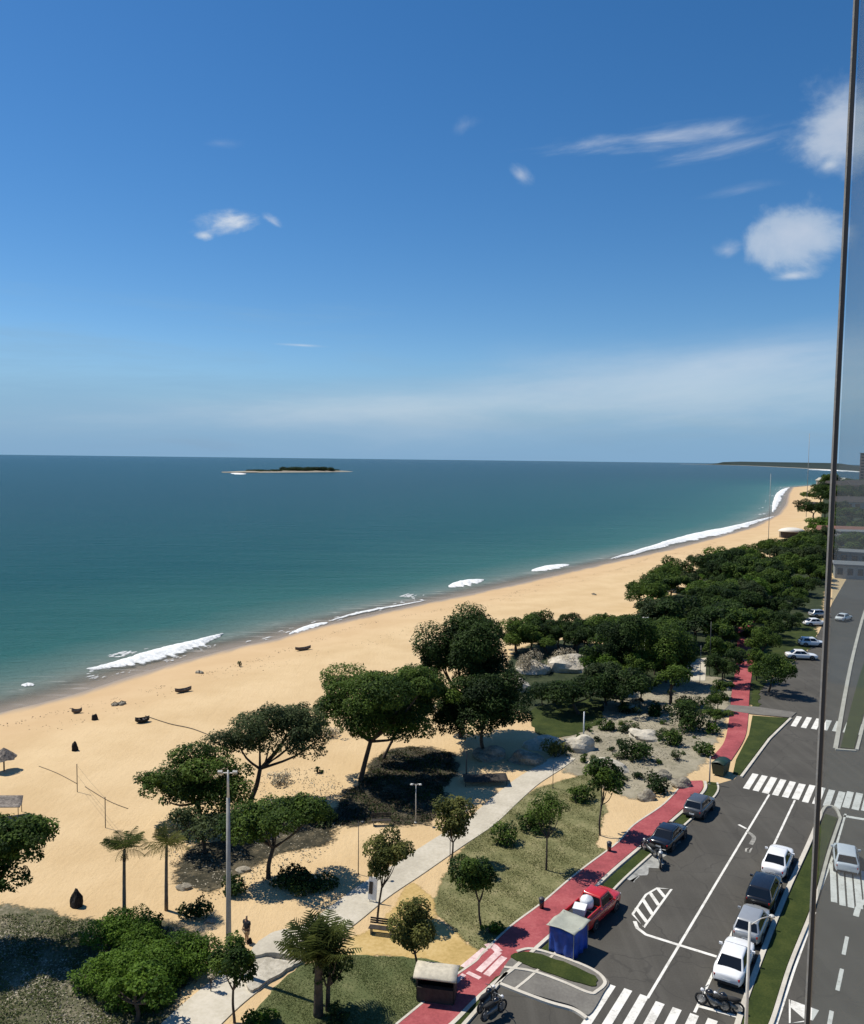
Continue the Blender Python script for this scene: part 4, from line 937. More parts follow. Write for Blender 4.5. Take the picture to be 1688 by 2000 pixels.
palm('stout fan-like palm with upright fronds at the bottom centre beside the pale path', 622, 1985, 1880, 3.1, 60, 203, trunk=.22, up=(.5, 1.75), skirt=True, droop=.30, bark='bark')
tree_px('park_tree', 'dark leafy tree entwined with the fan palm at the bottom centre', 'tree', 640, 1975, [(645, 1865, 34, 44), (640, 1900, 36, 26)], mat='leaf_dark', trunk=.14, seed=204, k=9, leaf=.2)

# ------------------------------------------------------------------ stones
def boulder(label, u, v, ru, rv, mat='rock', seed=1, h=None, name='boulder', yf=.8):
    base = P(u, v); kk = depth_of(base) / FPX; r = random.Random(seed); bm = bmesh.new(); bmesh.ops.create_icosphere(bm, subdivisions=3, radius=1)
    rx, rz = ru * kk, (h if h else rv * kk * 1.15); ph = [r.uniform(0, 6) for _ in range(6)]
    for q in bm.verts:
        c = q.co.copy(); f_ = 1 + .16 * math.sin(3.1 * c.x + ph[0]) * math.cos(2.7 * c.y + ph[1]) + .12 * math.sin(5.3 * c.z + ph[2] + 3 * c.x) + .05 * math.sin(11 * c.y + ph[3]) + r.uniform(-.025, .025)
        if c.z > .55: f_ *= .93
        q.co = Vector((c.x * rx * f_, c.y * rx * yf * f_, max(c.z * rz * f_, -.1) + 0))
    me = bpy.data.meshes.new(name); bm.to_mesh(me); bm.free(); me.materials.append(MATS[mat])
    return tag(link(name, me, None, base), label, 'rock')
for i, (u, v, ru, rv, mt, lb) in enumerate([
    (1112, 1306, 50, 27, 'bleached', 'big bleached sand-coloured mound rising in the grove right of the domed tree'), (1042, 1312, 32, 18, 'bleached', 'bleached rocky ground left of the big mound'), (1020, 1350, 18, 20, 'bleached', 'small bleached rock below the left end of the mound'),
    (955, 1478, 36, 17, 'rock', 'flat-topped boulder under the bushy dark tree, left of the pair'), (1030, 1487, 32, 20, 'rock', 'rounded boulder touching the head of the pale path'),
    (1065, 1458, 36, 18, 'pale_rock', 'pale boulder behind the olive shrub'), (1132, 1462, 30, 24, 'pale_rock', 'pale upright rock at the foot of the short white post'),
    (1232, 1388, 18, 9, 'pale_rock', 'pale rock between dark shrubs on the grey ground'), (1262, 1560, 20, 14, 'rock', 'brown boulder beside the sandy patch and red path'),
    (1330, 1535, 22, 14, 'rock', 'brown boulder at the far end of the near red path'), (1290, 1520, 24, 14, 'rock', 'grey-brown rock left of the broken red path end'),
    (1185, 1500, 40, 16, 'pale_rock', 'long pale mound right of the head of the pale path'), (1260, 1440, 34, 14, 'pale_rock', 'long pale mound in the middle of the grey ground'),
    (150, 1770, 12, 30, 'dark_rock', 'upright black rock on sand beside the shaded ground'), (146, 1466, 7, 17, 'dark_rock', 'black upright rock alone on the open beach'),
    (185, 1406, 6, 12, 'dark_rock', 'small black pointed rock on the beach nearest the water'), (487, 1842, 6, 10, 'dark_rock', 'black stump right of the mast near the pale slab'),
    (840, 1390, 12, 14, 'pale_rock', 'pale rock on the sand wedge right of the umbrella-shaped tree'), (360, 1735, 14, 8, 'rock', 'low stone among scrub left of the mast'), (410, 1800, 12, 6, 'rock', 'flat stone at the left foot of the mast'),
    (475, 1700, 14, 6, 'rock', 'flat stone in the shade right of the mast')]):
    boulder(lb, u, v, ru, rv, mt, 300 + i)
slb = slab('stone_slab', [(487, 1880), (500, 1855), (535, 1832), (572, 1826), (592, 1840), (594, 1875), (570, 1880), (530, 1872)], .4, 'pale_path', ragged=.06, kind=None)
tag(slb, 'broad pale stone slab with cracked lip between mast and fan palm', 'slab')
slb = slab('stone_slab', [(478, 1908), (484, 1884), (520, 1876), (560, 1884), (592, 1882), (560, 1900), (520, 1925), (490, 1940)], .22, 'pale_rock', ragged=.08, kind=None)
tag(slb, 'lower pale stone slab in front of the cracked one, edged with sand', 'slab')

# ------------------------------------------------------------------ vehicles
def car_meshes(kind):
    """returns dict of part meshes builders for a car with length along +x"""
    L, Wd = {'sedan': (4.5, 1.76), 'hatch': (4.0, 1.74), 'suv': (4.5, 1.84), 'pickup': (5.0, 1.84)}[kind]
    hl, w = L / 2, Wd / 2
    belt = {'sedan': .90, 'hatch': .95, 'suv': 1.05, 'pickup': 1.05}[kind]
    def zb(x):
        t_ = x / hl
        z = belt
        if t_ > .30: z = belt - .14 * ((t_ - .30) / .70) ** 1.6
        if t_ < -.55 and kind == 'sedan': z = belt + .02 - .06 * ((-t_ - .55) / .45) ** 2
        return z
    def half(x):
        t_ = abs(x / hl); return w * (1 - .16 * max(0, (t_ - .55) / .45) ** 2.2)
    mb = MB(); xs = np.concatenate([[-hl, -hl + .05], np.linspace(-hl + .18, hl - .22, 16), [hl - .07, hl]]); sec = []
    for i, x in enumerate(xs):
        h_ = half(x); z = zb(x); e = 0 if 1 < i < len(xs) - 2 else (.10 if i in (0, len(xs) - 1) else .03)
        z -= e * 1.2; h_ -= e * .8; lo = .26 + e * .8
        half_s = [(h_ * .86, lo), (h_ * .98, lo + .12), (h_, .55), (h_ * .985, z - .14), (h_ * .93, z - .035), (h_ * .80, z + .005), (h_ * .4, z + .03), (0, z + .038)]
        sec.append([(x, y, zz) for y, zz in half_s] + [(x, -y, zz) for y, zz in half_s[-2::-1]])
    n_ = len(sec[0]); mb.add([q for s_ in sec for q in s_], [(i * n_ + j, (i + 1) * n_ + j, (i + 1) * n_ + j + 1, i * n_ + j + 1) for i in range(len(sec) - 1) for j in range(n_ - 1)]
           + [(i * n_ + n_ - 1, (i + 1) * n_ + n_ - 1, (i + 1) * n_, i * n_) for i in range(len(sec) - 1)] + [tuple(range(n_)), tuple(range((len(sec) - 1) * n_, len(sec) * n_))[::-1]])
    # greenhouse
    xb0, xf0, xb1, xf1, zr = {'sedan': (-1.62, 1.10, -.92, .28, 1.44), 'hatch': (-1.86, 1.05, -1.45, .35, 1.5), 'suv': (-2.12, 1.12, -1.85, .40, 1.68), 'pickup': (-.55, 1.35, -.40, .72, 1.72)}[kind]
    w0, w1 = w * .90, w * .70; zbse = belt - .02
    B = [Vector((xb0, -w0, zbse)), Vector((xf0, -w0, zbse - .02)), Vector((xf0, w0, zbse - .02)), Vector((xb0, w0, zbse))]
    T = [Vector((xb1, -w1, zr - .04)), Vector((xf1, -w1, zr - .03)), Vector((xf1, w1, zr - .03)), Vector((xb1, w1, zr - .04))]
    bm = bmesh.new(); bv = [bm.verts.new(q) for q in B]; tv = [bm.verts.new(q) for q in T]
    for i in range(4): j = (i + 1) % 4; bm.faces.new((bv[i], bv[j], tv[j], tv[i]))
    tf = bm.faces.new(tv)
    ed = [e for e in bm.edges if any(q in tv for q in e.verts)]
    bmesh.ops.bevel(bm, geom=ed, offset=.10, segments=3, affect='EDGES', profile=.6)
    for q in bm.verts:
        if q.co.z > zr - .06: q.co.z += .035 * (1 - (q.co.y / w1) ** 2)
    bmesh.ops.recalc_face_normals(bm, faces=bm.faces); gh = bpy.data.meshes.new('cabin'); bm.to_mesh(gh); bm.free()
    def panel(a, b_, c, d, u0, u1, v0, v1, off=.022):
        def bl(u, v): return (a * (1 - u) + b_ * u) * (1 - v) + (d * (1 - u) + c * u) * v
        nn = (b_ - a).cross(d - a).normalized(); m2 = MB(); q = [bl(u0, v0), bl(u1, v0), bl(u1, v1), bl(u0, v1)]
        m2.add([p_ + nn * off for p_ in q] + [p_ - nn * .02 for p_ in q], [(0, 1, 2, 3), (0, 4, 5, 1), (1, 5, 6, 2), (2, 6, 7, 3), (3, 7, 4, 0)]); return m2
    glass = {'windscreen': panel(B[1], B[2], T[2], T[1], .06, .94, .06, .88), 'rear_window': panel(B[3], B[0], T[0], T[3], .07, .93, .12 if kind != 'sedan' else .06, .86)}
    sides = []
    spl = [(.10, .50), (.53, .88)] if kind != 'pickup' else [(.08, .88)]
    for (u0, u1) in spl:
        sides.append(panel(B[0], B[1], T[1], T[0], u0, u1, .12, .84)); sides.append(panel(B[2], B[3], T[3], T[2], 1 - u1, 1 - u0, .12, .84))
    return L, w, belt, mb, gh, glass, sides
CARS = {}
def car(name, label, kind, paint, x, y, rz, group=None, cat='car', cargo=None):
    key = kind
    if key not in CARS:
        L, w, belt, mb, gh, glass, sides = car_meshes(kind)
        hl = L / 2; md = {}
        body = mb.mesh('body', 'car_white', True); bm = bmesh.new(); bm.from_mesh(body); bm.from_mesh(gh); bmesh.ops.recalc_face_normals(bm, faces=bm.faces)
        if kind == 'pickup':
            pass
        bm.to_mesh(body); bm.free(); md['body'] = body
        for q in body.polygons: q.use_smooth = abs(q.normal.z) > .6 or True
        md['glass'] = [(k_, g_.mesh(k_, 'car_glass')) for k_, g_ in glass.items()] + [('side_window', g_.mesh('side_window', 'car_glass')) for g_ in sides]
        ty = MB(); ty.lathe((0, 0, 0), [(.17, -.1), (.29, -.1), (.325, -.07), (.325, .07), (.29, .1), (.17, .1)], 18); md['tyre'] = ty.mesh('tyre', 'tyre', True)
        ri = MB(); ri.lathe((0, 0, 0), [(.001, .07), (.06, .085), (.18, .075), (.2, .09), (.2, .102), (.17, .104)], 14); md['rim'] = ri.mesh('rim', 'rim')
        arch = MB(); arch.lathe((0, 0, 0), [(.001, .0), (.40, .0), (.40, .02), (.001, .02)], 18); md['arch'] = arch.mesh('wheel_arch', 'tyre')
        lt = MB(); lt.box((0, 0, 0), (.10, .36, .13)); md['light'] = lt
        md['head'] = lt.mesh('headlight', 'headlight'); md['tail'] = lt.mesh('taillight', 'taillight')
        pl = MB(); pl.box((0, 0, 0), (.02, .42, .12)); md['plate'] = pl.mesh('number_plate', 'plate')
        mi = MB(); mi.box((0, 0, 0), (.12, .18, .12)); md['mirror'] = mi
        bp_ = MB(); bp_.box((0, 0, 0), (.12, w * 1.5, .14)); md['bumper'] = bp_.mesh('bumper', 'tyre')
        if kind == 'pickup':
            bed = MB(); bed.box((-1.55, 0, belt + .045), (1.7, w * 1.55, .03)); md['bed'] = bed.mesh('cargo_bed', 'tyre')
            rails = []
            for yy in (-1, 1):
                r_ = MB(); r_.box((-1.55, yy * w * .86, belt + .12), (1.8, .07, .2)); rails.append(r_)
            md['rails'] = rails
        CARS[key] = (L, w, belt, md)
    L, w, belt, md = CARS[key]; hl = L / 2
    root = thing(name, label, cat, (x, y, ground_z(x, y) + .008), rz, group)
    ck = (key, paint)
    if ck not in CARS:
        b2 = md['body'].copy(); b2.materials.clear(); b2.materials.append(MATS[paint]); CARS[ck] = (b2, md['mirror'].mesh('mirror', paint), [r_.mesh('side_panel', paint) for r_ in md.get('rails', [])])
    body, mir, rails = CARS[ck]
    link('body', body, root)
    for k_, g_ in md['glass']: link(k_, g_, root)
    for sx in (-1, 1):
        for sy in (-1, 1):
            wx = sx * L * .30 + .02
            wt = link('wheel', md['arch'], root, (wx, sy * (w - .012), .345)); wt.rotation_euler = (-sy * math.pi / 2, 0, 0)
            tt = link('tyre', md['tyre'], wt, (0, 0, -.06)); tt.location.z = -.075
            link('rim', md['rim'], wt, (0, 0, -.07))
    for sy in (-1, 1):
        h1 = link('headlight', md['head'], root, (hl - .10, sy * w * .62, belt - .30)); h1.rotation_euler = (0, 0, -sy * .35)
        h2 = link('taillight', md['tail'], root, (-hl + .09, sy * w * .62, belt - .20)); h2.rotation_euler = (0, 0, sy * .30)
        link('mirror', mir, root, (.72 if kind != 'pickup' else 1.0, sy * (w + .06), belt + .05))
    link('number_plate', md['plate'], root, (-hl + .0, 0, .52)); link('bumper', md['bumper'], root, (-hl + .05, 0, .38)); link('bumper', md['bumper'], root, (hl - .06, 0, .38))
    if kind == 'pickup':
        link('cargo_bed', md['bed'], root)
        for r_ in rails: link('side_panel', r_, root)
    return root
def car_at(name, label, kind, paint, u, v, ang=0.0, **kw):
    q = P(u, v); return car(name, label, kind, paint, q.x, q.y, math.atan2(rd[1], rd[0]) + ang, **kw)
car_at('parked_car', 'white sedan parked at the far front of the row beside the grassy median', 'sedan', 'car_white', 1519, 1694)
car_at('parked_car', 'black car between the small white and the silver one in the row', 'suv', 'car_black', 1492, 1756)
car_at('parked_car', 'silver-grey car behind the black one in the row beside the median', 'hatch', 'car_silver', 1468, 1820)
car_at('parked_car', 'white sedan nearest the bottom of the picture in the row beside the median', 'sedan', 'car_white', 1434, 1893, math.radians(1))
kerb_ang = math.atan2(.789, .614) - math.atan2(rd[1], rd[0])
car_at('parked_car', 'red pickup parked at the hedge strip with white load on its bed', 'pickup', 'car_red', 1160, 1790, -math.radians(6))
car_at('parked_car', 'black car parked along the hedge strip above the worn concrete', 'sedan', 'car_black', 1306, 1645, -math.radians(4))
car_at('parked_car', 'dark grey car at the far head of the hedge strip near the zebra crossing', 'hatch', 'car_grey', 1366, 1586, -math.radians(4))
car_at('driving_car', 'small pale car driving over the tall stripes on the right carriageway', 'hatch', 'car_blue_white', 1652, 1690, math.radians(8))
for u, v, kd, pt, an, lb in [(1565, 1287, 'sedan', 'car_white', -1.15, 'white car nearest in the fan of cars on the grey parking ground'), (1585, 1262, 'hatch', 'car_blue_white', -1.1, 'second pale car of the fan on the parking ground'),
                             (1592, 1222, 'sedan', 'car_white', -.9, 'white car parked farther along beside the dark mullion'), (1600, 1205, 'hatch', 'car_silver', -.8, 'silver car farthest along beside the dark mullion'), (1648, 1212, 'sedan', 'car_white', -.3, 'white car on the far carriageway seen through the glass')]:
    car_at('parked_car', lb, kd, pt, u, v, an)
# load of the pickup
pk = P(1160, 1790); pd = np.array([math.cos(math.atan2(rd[1], rd[0]) - math.radians(6)), math.sin(math.atan2(rd[1], rd[0]) - math.radians(6))])
mb = MB(); mb.lathe((0, 0, 0), [(.001, 0), (.40, .02), (.44, .15), (.44, .45), (.36, .62), (.16, .70), (.12, .76), (.001, .76)], 18)
tag(mb.build('water_tank', 'white_plastic', None, True, (pk.x - pd[0] * 1.05, pk.y - pd[1] * 1.05, 1.12)), 'round white water tank on the bed of the red pickup', 'tank')
mb = MB(); mb.box((0, 0, .2), (.8, .75, .4)); mb.box((0, 0, .42), (.86, .8, .05))
bx = mb.build('cool_box', 'white_plastic', None, False, (pk.x - pd[0] * 2.0, pk.y - pd[1] * 2.0, 1.12)); bx.rotation_euler = (0, 0, math.atan2(pd[1], pd[0]) + .3)
tag(bx, 'square white cool box at the tail of the red pickup bed', 'box')
# blue stall behind the pickup
st = P(1110, 1856); root = thing('market_stall', 'blue-sided stall with sagging grey canvas roof behind the red pickup', 'stall', st, math.atan2(pd[1], pd[0]))
def tarp(u, v):
    x = (u - .5) * 2.5; y = (v - .5) * 2.3; return (x, y, 2.0 - .22 * math.sin(u * math.pi) * math.sin(v * math.pi) - .12 * abs(v - .5) + .05 * math.sin(9 * u + 4 * v))
mb = MB(); mb.grid(tarp, 12, 10); o = mb.build('roof', 'grey_canvas', root, True)
sl = o.modifiers.new('s', 'SOLIDIFY'); sl.thickness = .03
for (c, s_) in (((-1.05, 0, .95), (.04, 1.9, 1.8)), ((0, -.95, .95), (2.1, .04, 1.8)), ((0, .95, .95), (2.1, .04, 1.8))):
    mb = MB(); ax = 0 if s_[0] < s_[1] else 1
    def wall(u, v, c=c, s_=s_, ax=ax):
        z = v * s_[2] + .05; wv = .06 * math.sin(u * 17) * (1.1 - v)
        return (c[0] + (wv if ax == 0 else (u - .5) * s_[0]), c[1] + ((u - .5) * s_[1] if ax == 0 else wv), z)
    mb.grid(wall, 18, 6); o = mb.build('side_curtain', 'blue_tarp', root, True); o.modifiers.new('s', 'SOLIDIFY').thickness = .02
for sx in (-1, 1):
    for sy in (-1, 1):
        mb = MB(); mb.tube([(sx * 1.08, sy * 1.0, 0), (sx * 1.08, sy * 1.0, 1.95)], .03, 6); mb.build('post', 'pole_grey', root)

root.scale = (.84, .84, .92)
def motorbike(label, u, v, ang, paint='car_black'):
    q = P(u, v); root = thing('motorcycle', label, 'motorcycle', (q.x, q.y, .11 if v > 1940 and u < 1200 else .008), ang)
    for sx in (-.62, .62):
        mb = MB(); ring = [(.30 * math.cos(a), 0, .30 * math.sin(a)) for a in np.linspace(0, 2 * math.pi, 17)]; mb.tube(ring, .06, 8, False)
        wv = mb.build('wheel', 'tyre', root, True, (sx, 0, .36)); hb = MB(); hb.box((0, 0, 0), (.36, .04, .36), Matrix.Rotation(.78, 3, 'Y')); hb.build('rim', 'rim', wv)
    mb = MB(); mb.tube([(-.62, 0, .36), (-.2, 0, .45), (.1, 0, .5), (.3, 0, .78)], [.07, .16, .17, .08], 8); mb.build('engine', 'grey_metal', root, True)
    mb = MB(); mb.tube([(-.05, 0, .80), (.15, 0, .88), (.38, 0, .84)], [.10, .18, .10], 10); mb.build('fuel_tank', paint, root, True)
    mb = MB(); mb.tube([(-.75, 0, .86), (-.45, 0, .80), (0, 0, .78)], [.07, .15, .13], 8); mb.build('saddle', 'tyre', root, True)
    mb = MB(); mb.tube([(.62, .06, .36), (.45, .06, .95)], .03, 6); mb.tube([(.62, -.06, .36), (.45, -.06, .95)], .03, 6); mb.build('fork', 'rim', root)
    mb = MB(); mb.tube([(.32, -.36, 1.04), (.45, -.12, 1.0), (.45, .12, 1.0), (.32, .36, 1.04)], .022, 6); mb.build('handlebar', 'grey_metal', root)
    mb = MB(); mb.lathe((0, 0, 0), [(.001, .1), (.09, .06), (.1, 0), (.04, -.1)], 10); o = mb.build('headlight', 'headlight', root, True, (.58, 0, .88)); o.rotation_euler = (0, math.pi / 2, 0)
    return root
motorbike('black motorcycle leaning toward the red path at the bottom edge', 952, 1972, .9); motorbike('second black motorcycle closest to the bottom edge by the side lane', 965, 1990, .7)
motorbike('black motorcycle at the closed end of the parking bay, left of its pair', 1392, 1970, 2.6); motorbike('black motorcycle at the closed end of the parking bay, right of its pair', 1418, 1976, 2.7)
motorbike('black motorcycle standing on the worn concrete beside the hedge strip', 1268, 1668, 2.0); motorbike('silver motorcycle lying toward the road at the worn concrete', 1290, 1690, 1.3, 'car_silver')

# ------------------------------------------------------------------ street furniture and small buildings
def pole(name, label, cat, u, v, top_v, r0=.06, r1=.04, mat='pole_grey', head=None, parts=True):
    q = P(u, v); dep = depth_of(q); h = (v - top_v) * dep / FPX * 1.03; root = thing(name, label, cat, q)
    mb = MB(); mb.tube([(0, 0, -.05), (0, 0, h * .5), (0, 0, h)], [r0, (r0 + r1) / 2, r1], 10); mb.build('post', mat, root, True)
    mb = MB(); mb.lathe((0, 0, 0), [(r0 * 2.2, 0), (r0 * 2.2, .05), (r0 * 1.3, .09)], 12); mb.build('base_plate', mat, root)
    return root, h
mast, mh = pole('floodlight_mast', 'tall thick grey mast with floodlights at its head, left of the centre', 'lamp post', 447, 1903, 1560, .17, .10)
mb = MB(); mb.tube([(0, 0, mh), (0, 0, mh + 1.6)], [.08, .05], 8); mb.build('spigot', 'pole_pale', mast, True)
for z_, half in ((mh + 1.45, .5),):
    mb = MB(); mb.tube([(-half, 0, z_), (half, 0, z_)], .035, 6); mb.build('cross_arm', 'pole_pale', mast)
    for s_ in (-1, 1):
        mb = MB(); mb.box((s_ * half * .85, -.1, z_ + .08), (.26, .14, .18), Matrix.Rotation(.5, 3, 'X')); f_ = mb.build('floodlight', 'pole_grey', mast)
def lamp(label, u, v, top_v, arm=1.0, mat='pole_pale', r=.055, ang=0.0, double=True):
    root, h = pole('street_lamp', label, 'street lamp', u, v, top_v, r, r * .6, mat); root.rotation_euler = (0, 0, ang)
    for s_ in ((-1, 1) if double else (1,)):
        mb = MB(); mb.tube([(0, 0, h - .15), (s_ * arm * .5, 0, h + .02), (s_ * arm, 0, h)], .025, 6); mb.build('arm', mat, root, True)
        mb = MB(); mb.lathe((s_ * arm, 0, h - .06), [(.001, .1), (.10, .08), (.15, 0), (.001, -.02)], 10); mb.build('lamp_head', mat, root, True)
    return root
lamp('white lamp post with two short arms in front of the deep tree shade', 812, 1607, 1532, .35, double=True)
lamp('thin dark lamp post with a low bracket on the sand left of the pale path', 700, 1708, 1605, .3, 'pole_dark', .035, double=False)
lamp('thin lamp post standing at the near end of the wide pale path', 879, 1692, 1622, .3, 'pole_dark', .035, double=False)
lamp('pale tall lamp post sticking out of the green tree belt', 1258, 1322, 1208, .3, 'pole_pale', .09)
lamp('pale street lamp on the grassy median reaching up beside the parked cars', 1452, 2150, 1800, 1.4, 'pole_pale', .10, math.radians(25), double=False)
for (u, v, tv, mt, r_, lb) in [(1140, 1445, 1391, 'white_plastic', .09, 'short white post at the tip of the pale rock'), (911, 1512, 1467, 'pole_dark', .06, 'dark post standing at the corner of the sand hollow by the boulders'),
                        (1080, 1540, 1495, 'pole_dark', .035, 'thin post at the head of the pale path'), (1386, 1320, 1216, 'pole_dark', .05, 'thin dark pole beside the pale court'),
                        (1172, 1630, 1560, 'pole_dark', .025, 'thin stake beside the last young tree of the lawn'), (1386, 1532, 1478, 'pole_grey', .07, 'grey post at the broken end of the red path'), (1367, 1340, 1262, 'pole_grey', .04, 'thin grey pole standing on the pale court'),
                        (1575, 1010, 852, 'pole_grey', .16, 'very tall antenna pole on the sandy point against the sea'), (1500, 1085, 930, 'pole_grey', .10, 'slender pole at the far beach against the sea')]:
    pole('post', lb, 'post', u, v, tv, r_, r_ * .7, mt)

for u, v, lb in ((1058, 1776, 'small black litter bin on the red path halfway along the mottled lawn'), (872, 1936, 'small black litter bin on the red path beside the cream kiosk'), (1190, 1664, 'small black litter bin on the red path near the red pickup, farther along')):
    q = P(u, v); root = thing('litter_bin', lb, 'bin', (q.x, q.y, .085))
    mb = MB(); mb.lathe((0, 0, 0), [(.001, 0), (.15, 0), (.19, .62), (.16, .62), (.14, .1)], 14); mb.build('body', 'car_black', root, True)
    mb = MB(); mb.lathe((0, 0, 0), [(.21, .62), (.21, .66), (.12, .74), (.001, .76)], 14); mb.build('lid', 'pole_dark', root, True)
# sign board by the path
q = P(728, 1762); root = thing('sign_board', 'white leaning sign board with dark panel beside the pale path', 'sign', q, -.35)
mb = MB(); mb.box((0, 0, .95), (.62, .06, 1.5), Matrix.Rotation(-.12, 3, 'X')); mb.build('board', 'white_panel', root)
mb = MB(); mb.box((-.12, -.04, 1.0), (.26, .05, .8), Matrix.Rotation(-.12, 3, 'X')); mb.build('panel', 'dark_wood', root)
for s_ in (-.24, .24): mb = MB(); mb.tube([(s_, .02, 0), (s_, .05, .6)], .03, 6); mb.build('leg', 'grey_metal', root)
# benches
def bench(label, u, v, ang):
    q = P(u, v); root = thing('park_bench', label, 'bench', q, ang)
    for i in range(4): mb = MB(); mb.box((0, -.18 + i * .12, .45), (1.6, .10, .04)); mb.build('slat', 'dark_wood', root)
    for i in range(3): mb = MB(); mb.box((0, .26 + i * .03, .6 + i * .13), (1.6, .03, .10)); mb.build('backrest_slat', 'dark_wood', root)
    for s_ in (-.65, .65): mb = MB(); mb.box((s_, 0, .215), (.07, .42, .43)); mb.build('leg', 'grey_metal', root)
bench('dark bench by the ochre path under the wind-swept young tree', 745, 1826, -.2)
bench('dark bench at the shade edge beside the white lamp post', 745, 1612, .1)
# cream kiosk
q = P(853, 1950); root = thing('kiosk', 'cream barrel-roofed kiosk with dark open front beside the red path', 'kiosk', q, math.radians(-10)); root.scale = (.8, .85, .9)
mb = MB()
def vault(u, v):
    a = math.pi * (.08 + .84 * v); return ((u - .5) * 3.0, math.cos(a) * .9, 1.55 + .38 * math.sin(a))
mb.grid(vault, 6, 12); o = mb.build('roof', 'cream_roof', root, True); o.modifiers.new('s', 'SOLIDIFY').thickness = .08
mb = MB(); mb.box((0, .62, .8), (2.6, .08, 1.56)); mb.build('back_wall', 'dark_wood', root)
mb = MB(); mb.box((0, -.5, .5), (2.5, .35, 1.0)); mb.build('counter', 'dark_wood', root)
for s_ in (-1.3, 1.3): mb = MB(); mb.box((s_, .05, .8), (.08, 1.2, 1.56)); mb.build('side_wall', 'dark_wood', root)
# dark waste container at the broken path end
q = P(1408, 1512); root = thing('waste_container', 'dark green waste container between the two lengths of red path', 'container', q, math.radians(52))
mb = MB(); mb.add([(-.8, -.5, .15), (.8, -.5, .15), (.8, .5, .15), (-.8, .5, .15), (-.95, -.62, 1.2), (.95, -.62, 1.2), (.95, .62, 1.2), (-.95, .62, 1.2)], [(0, 3, 2, 1), (0, 1, 5, 4), (1, 2, 6, 5), (2, 3, 7, 6), (3, 0, 4, 7), (4, 5, 6, 7)]); mb.build('body', 'bin_green', root)
mb = MB(); mb.grid(lambda u, v: ((u - .5) * 2.0, (v - .5) * 1.3, 1.22 + .22 * math.sin(math.pi * v)), 2, 8); mb.build('lid', 'bin_green', root, True).modifiers.new('s', 'SOLIDIFY').thickness = .04
for sx in (-.65, .65): mb = MB(); mb.lathe((sx, 0, 0), [(.09, 0), (.09, .16)], 10); mb.build('wheel', 'tyre', root)
# low dark awning in the hollow near the boulders
q = P(948, 1530); root = thing('beach_shelter', 'low dark tent-like shelter in the sand hollow below the boulders', 'shelter', q, .05)
mb = MB(); mb.grid(lambda u, v: ((u - .5) * 4.1, (v - .5) * 1.9, .55 + .25 * math.sin(math.pi * u) * math.sin(math.pi * v) - .06 * math.sin(5 * u)), 14, 8); mb.build('canopy', 'dark_wood', root, True).modifiers.new('s', 'SOLIDIFY').thickness = .04
for sx in (-1.9, 1.9):
    for sy in (-.8, .8): mb = MB(); mb.tube([(sx, sy, 0), (sx, sy, .56)], .03, 6); mb.build('post', 'dark_wood', root)

# left edge of the beach: thatched parasol and tent
def parasol(label, u, v, top_v, rad, mat='thatch', cat='parasol'):
    q = P(u, v); h = (v - top_v) * depth_of(q) / FPX; root = thing('beach_parasol', label, cat, q)
    mb = MB(); mb.tube([(0, 0, -.1), (0, 0, h)], .07, 8); mb.build('post', 'dark_wood', root)
    r = random.Random(int(u + v)); mb = MB(); seg = 22
    for ring in range(4):
        ro, ri = rad * (1 - ring * .22), rad * (.72 - ring * .22) if ring < 3 else .02
        zo, zi = h * .62 + ring * h * .1, h * .62 + (ring + 1) * h * .1 + .08
        vs_ = [(ro * r.uniform(.9, 1.06) * math.cos(a), ro * r.uniform(.9, 1.06) * math.sin(a), zo + r.uniform(-.12, .05)) for a in np.linspace(0, 2 * math.pi, seg, False)] + [(max(ri, .02) * math.cos(a), max(ri, .02) * math.sin(a), zi) for a in np.linspace(0, 2 * math.pi, seg, False)]
        mb.add(vs_, [(k, (k + 1) % seg, seg + (k + 1) % seg, seg + k) for k in range(seg)])
    mb.build('canopy', mat, root)
    return root
parasol('ragged thatched parasol at the left edge of the beach over its dark shadow', 8, 1506, 1462, 1.15)
q = P(5, 1600); root = thing('beach_tent', 'grey sagging sun tent at the left edge above the green tree', 'tent', q, .35)
mb = MB(); mb.grid(lambda u, v: ((u - .6) * 3.6, (v - .5) * 2.4, 1.75 - .45 * u - .2 * math.sin(math.pi * v) + .06 * math.sin(8 * v)), 10, 10); mb.build('canopy', 'thatch', root, True).modifiers.new('s', 'SOLIDIFY').thickness = .03
for sx, hh in ((-2.0, 1.75), (1.3, 1.3)):
    for sy in (-1.1, 1.1): mb = MB(); mb.tube([(sx, sy, 0), (sx, sy, hh)], .03, 6); mb.build('post', 'dark_wood', root)

# boats, logs and small things on the open sand
def boat(label, u, v, L, ang, mat='boat_hull', wd=.5):
    q = P(u, v); root = thing('rowing_boat', label, 'boat', (q.x, q.y, q.z + .02), ang); mb = MB()
    def hull(uu, vv):
        x = (uu - .5) * L; wv = wd * (max(0, 1 - abs(2 * uu - 1) ** 2.4)) ** .8 + .02; a = math.pi * vv
        return (x, -math.cos(a) * wv, .42 - .42 * math.sin(a) ** .8 + .25 * abs(2 * uu - 1) ** 2.5)
    mb.grid(hull, 16, 10); mb.build('hull', mat, root, True).modifiers.new('s', 'SOLIDIFY').thickness = .04
    for k in (-.22, .1, .3): mb = MB(); mb.box((k * L, 0, .34), (.2, wd * 1.7, .035)); mb.build('bench', 'dark_wood', root)
boat('dark wooden boat drawn up on the sand at the end of the long rope', 278, 1411, 1.5, .5, 'dark_rock', .5)
boat('slender brown canoe lying along the beach near the water', 358, 1352, 2.1, .62, wd=.28)
boat('reddish slim canoe lying near the waterline above the leaning tree', 592, 1270, 2.6, .55, wd=.3)
boat('small low dark boat lying nearest the wet sand', 150, 1393, 1.1, .3, wd=.22)
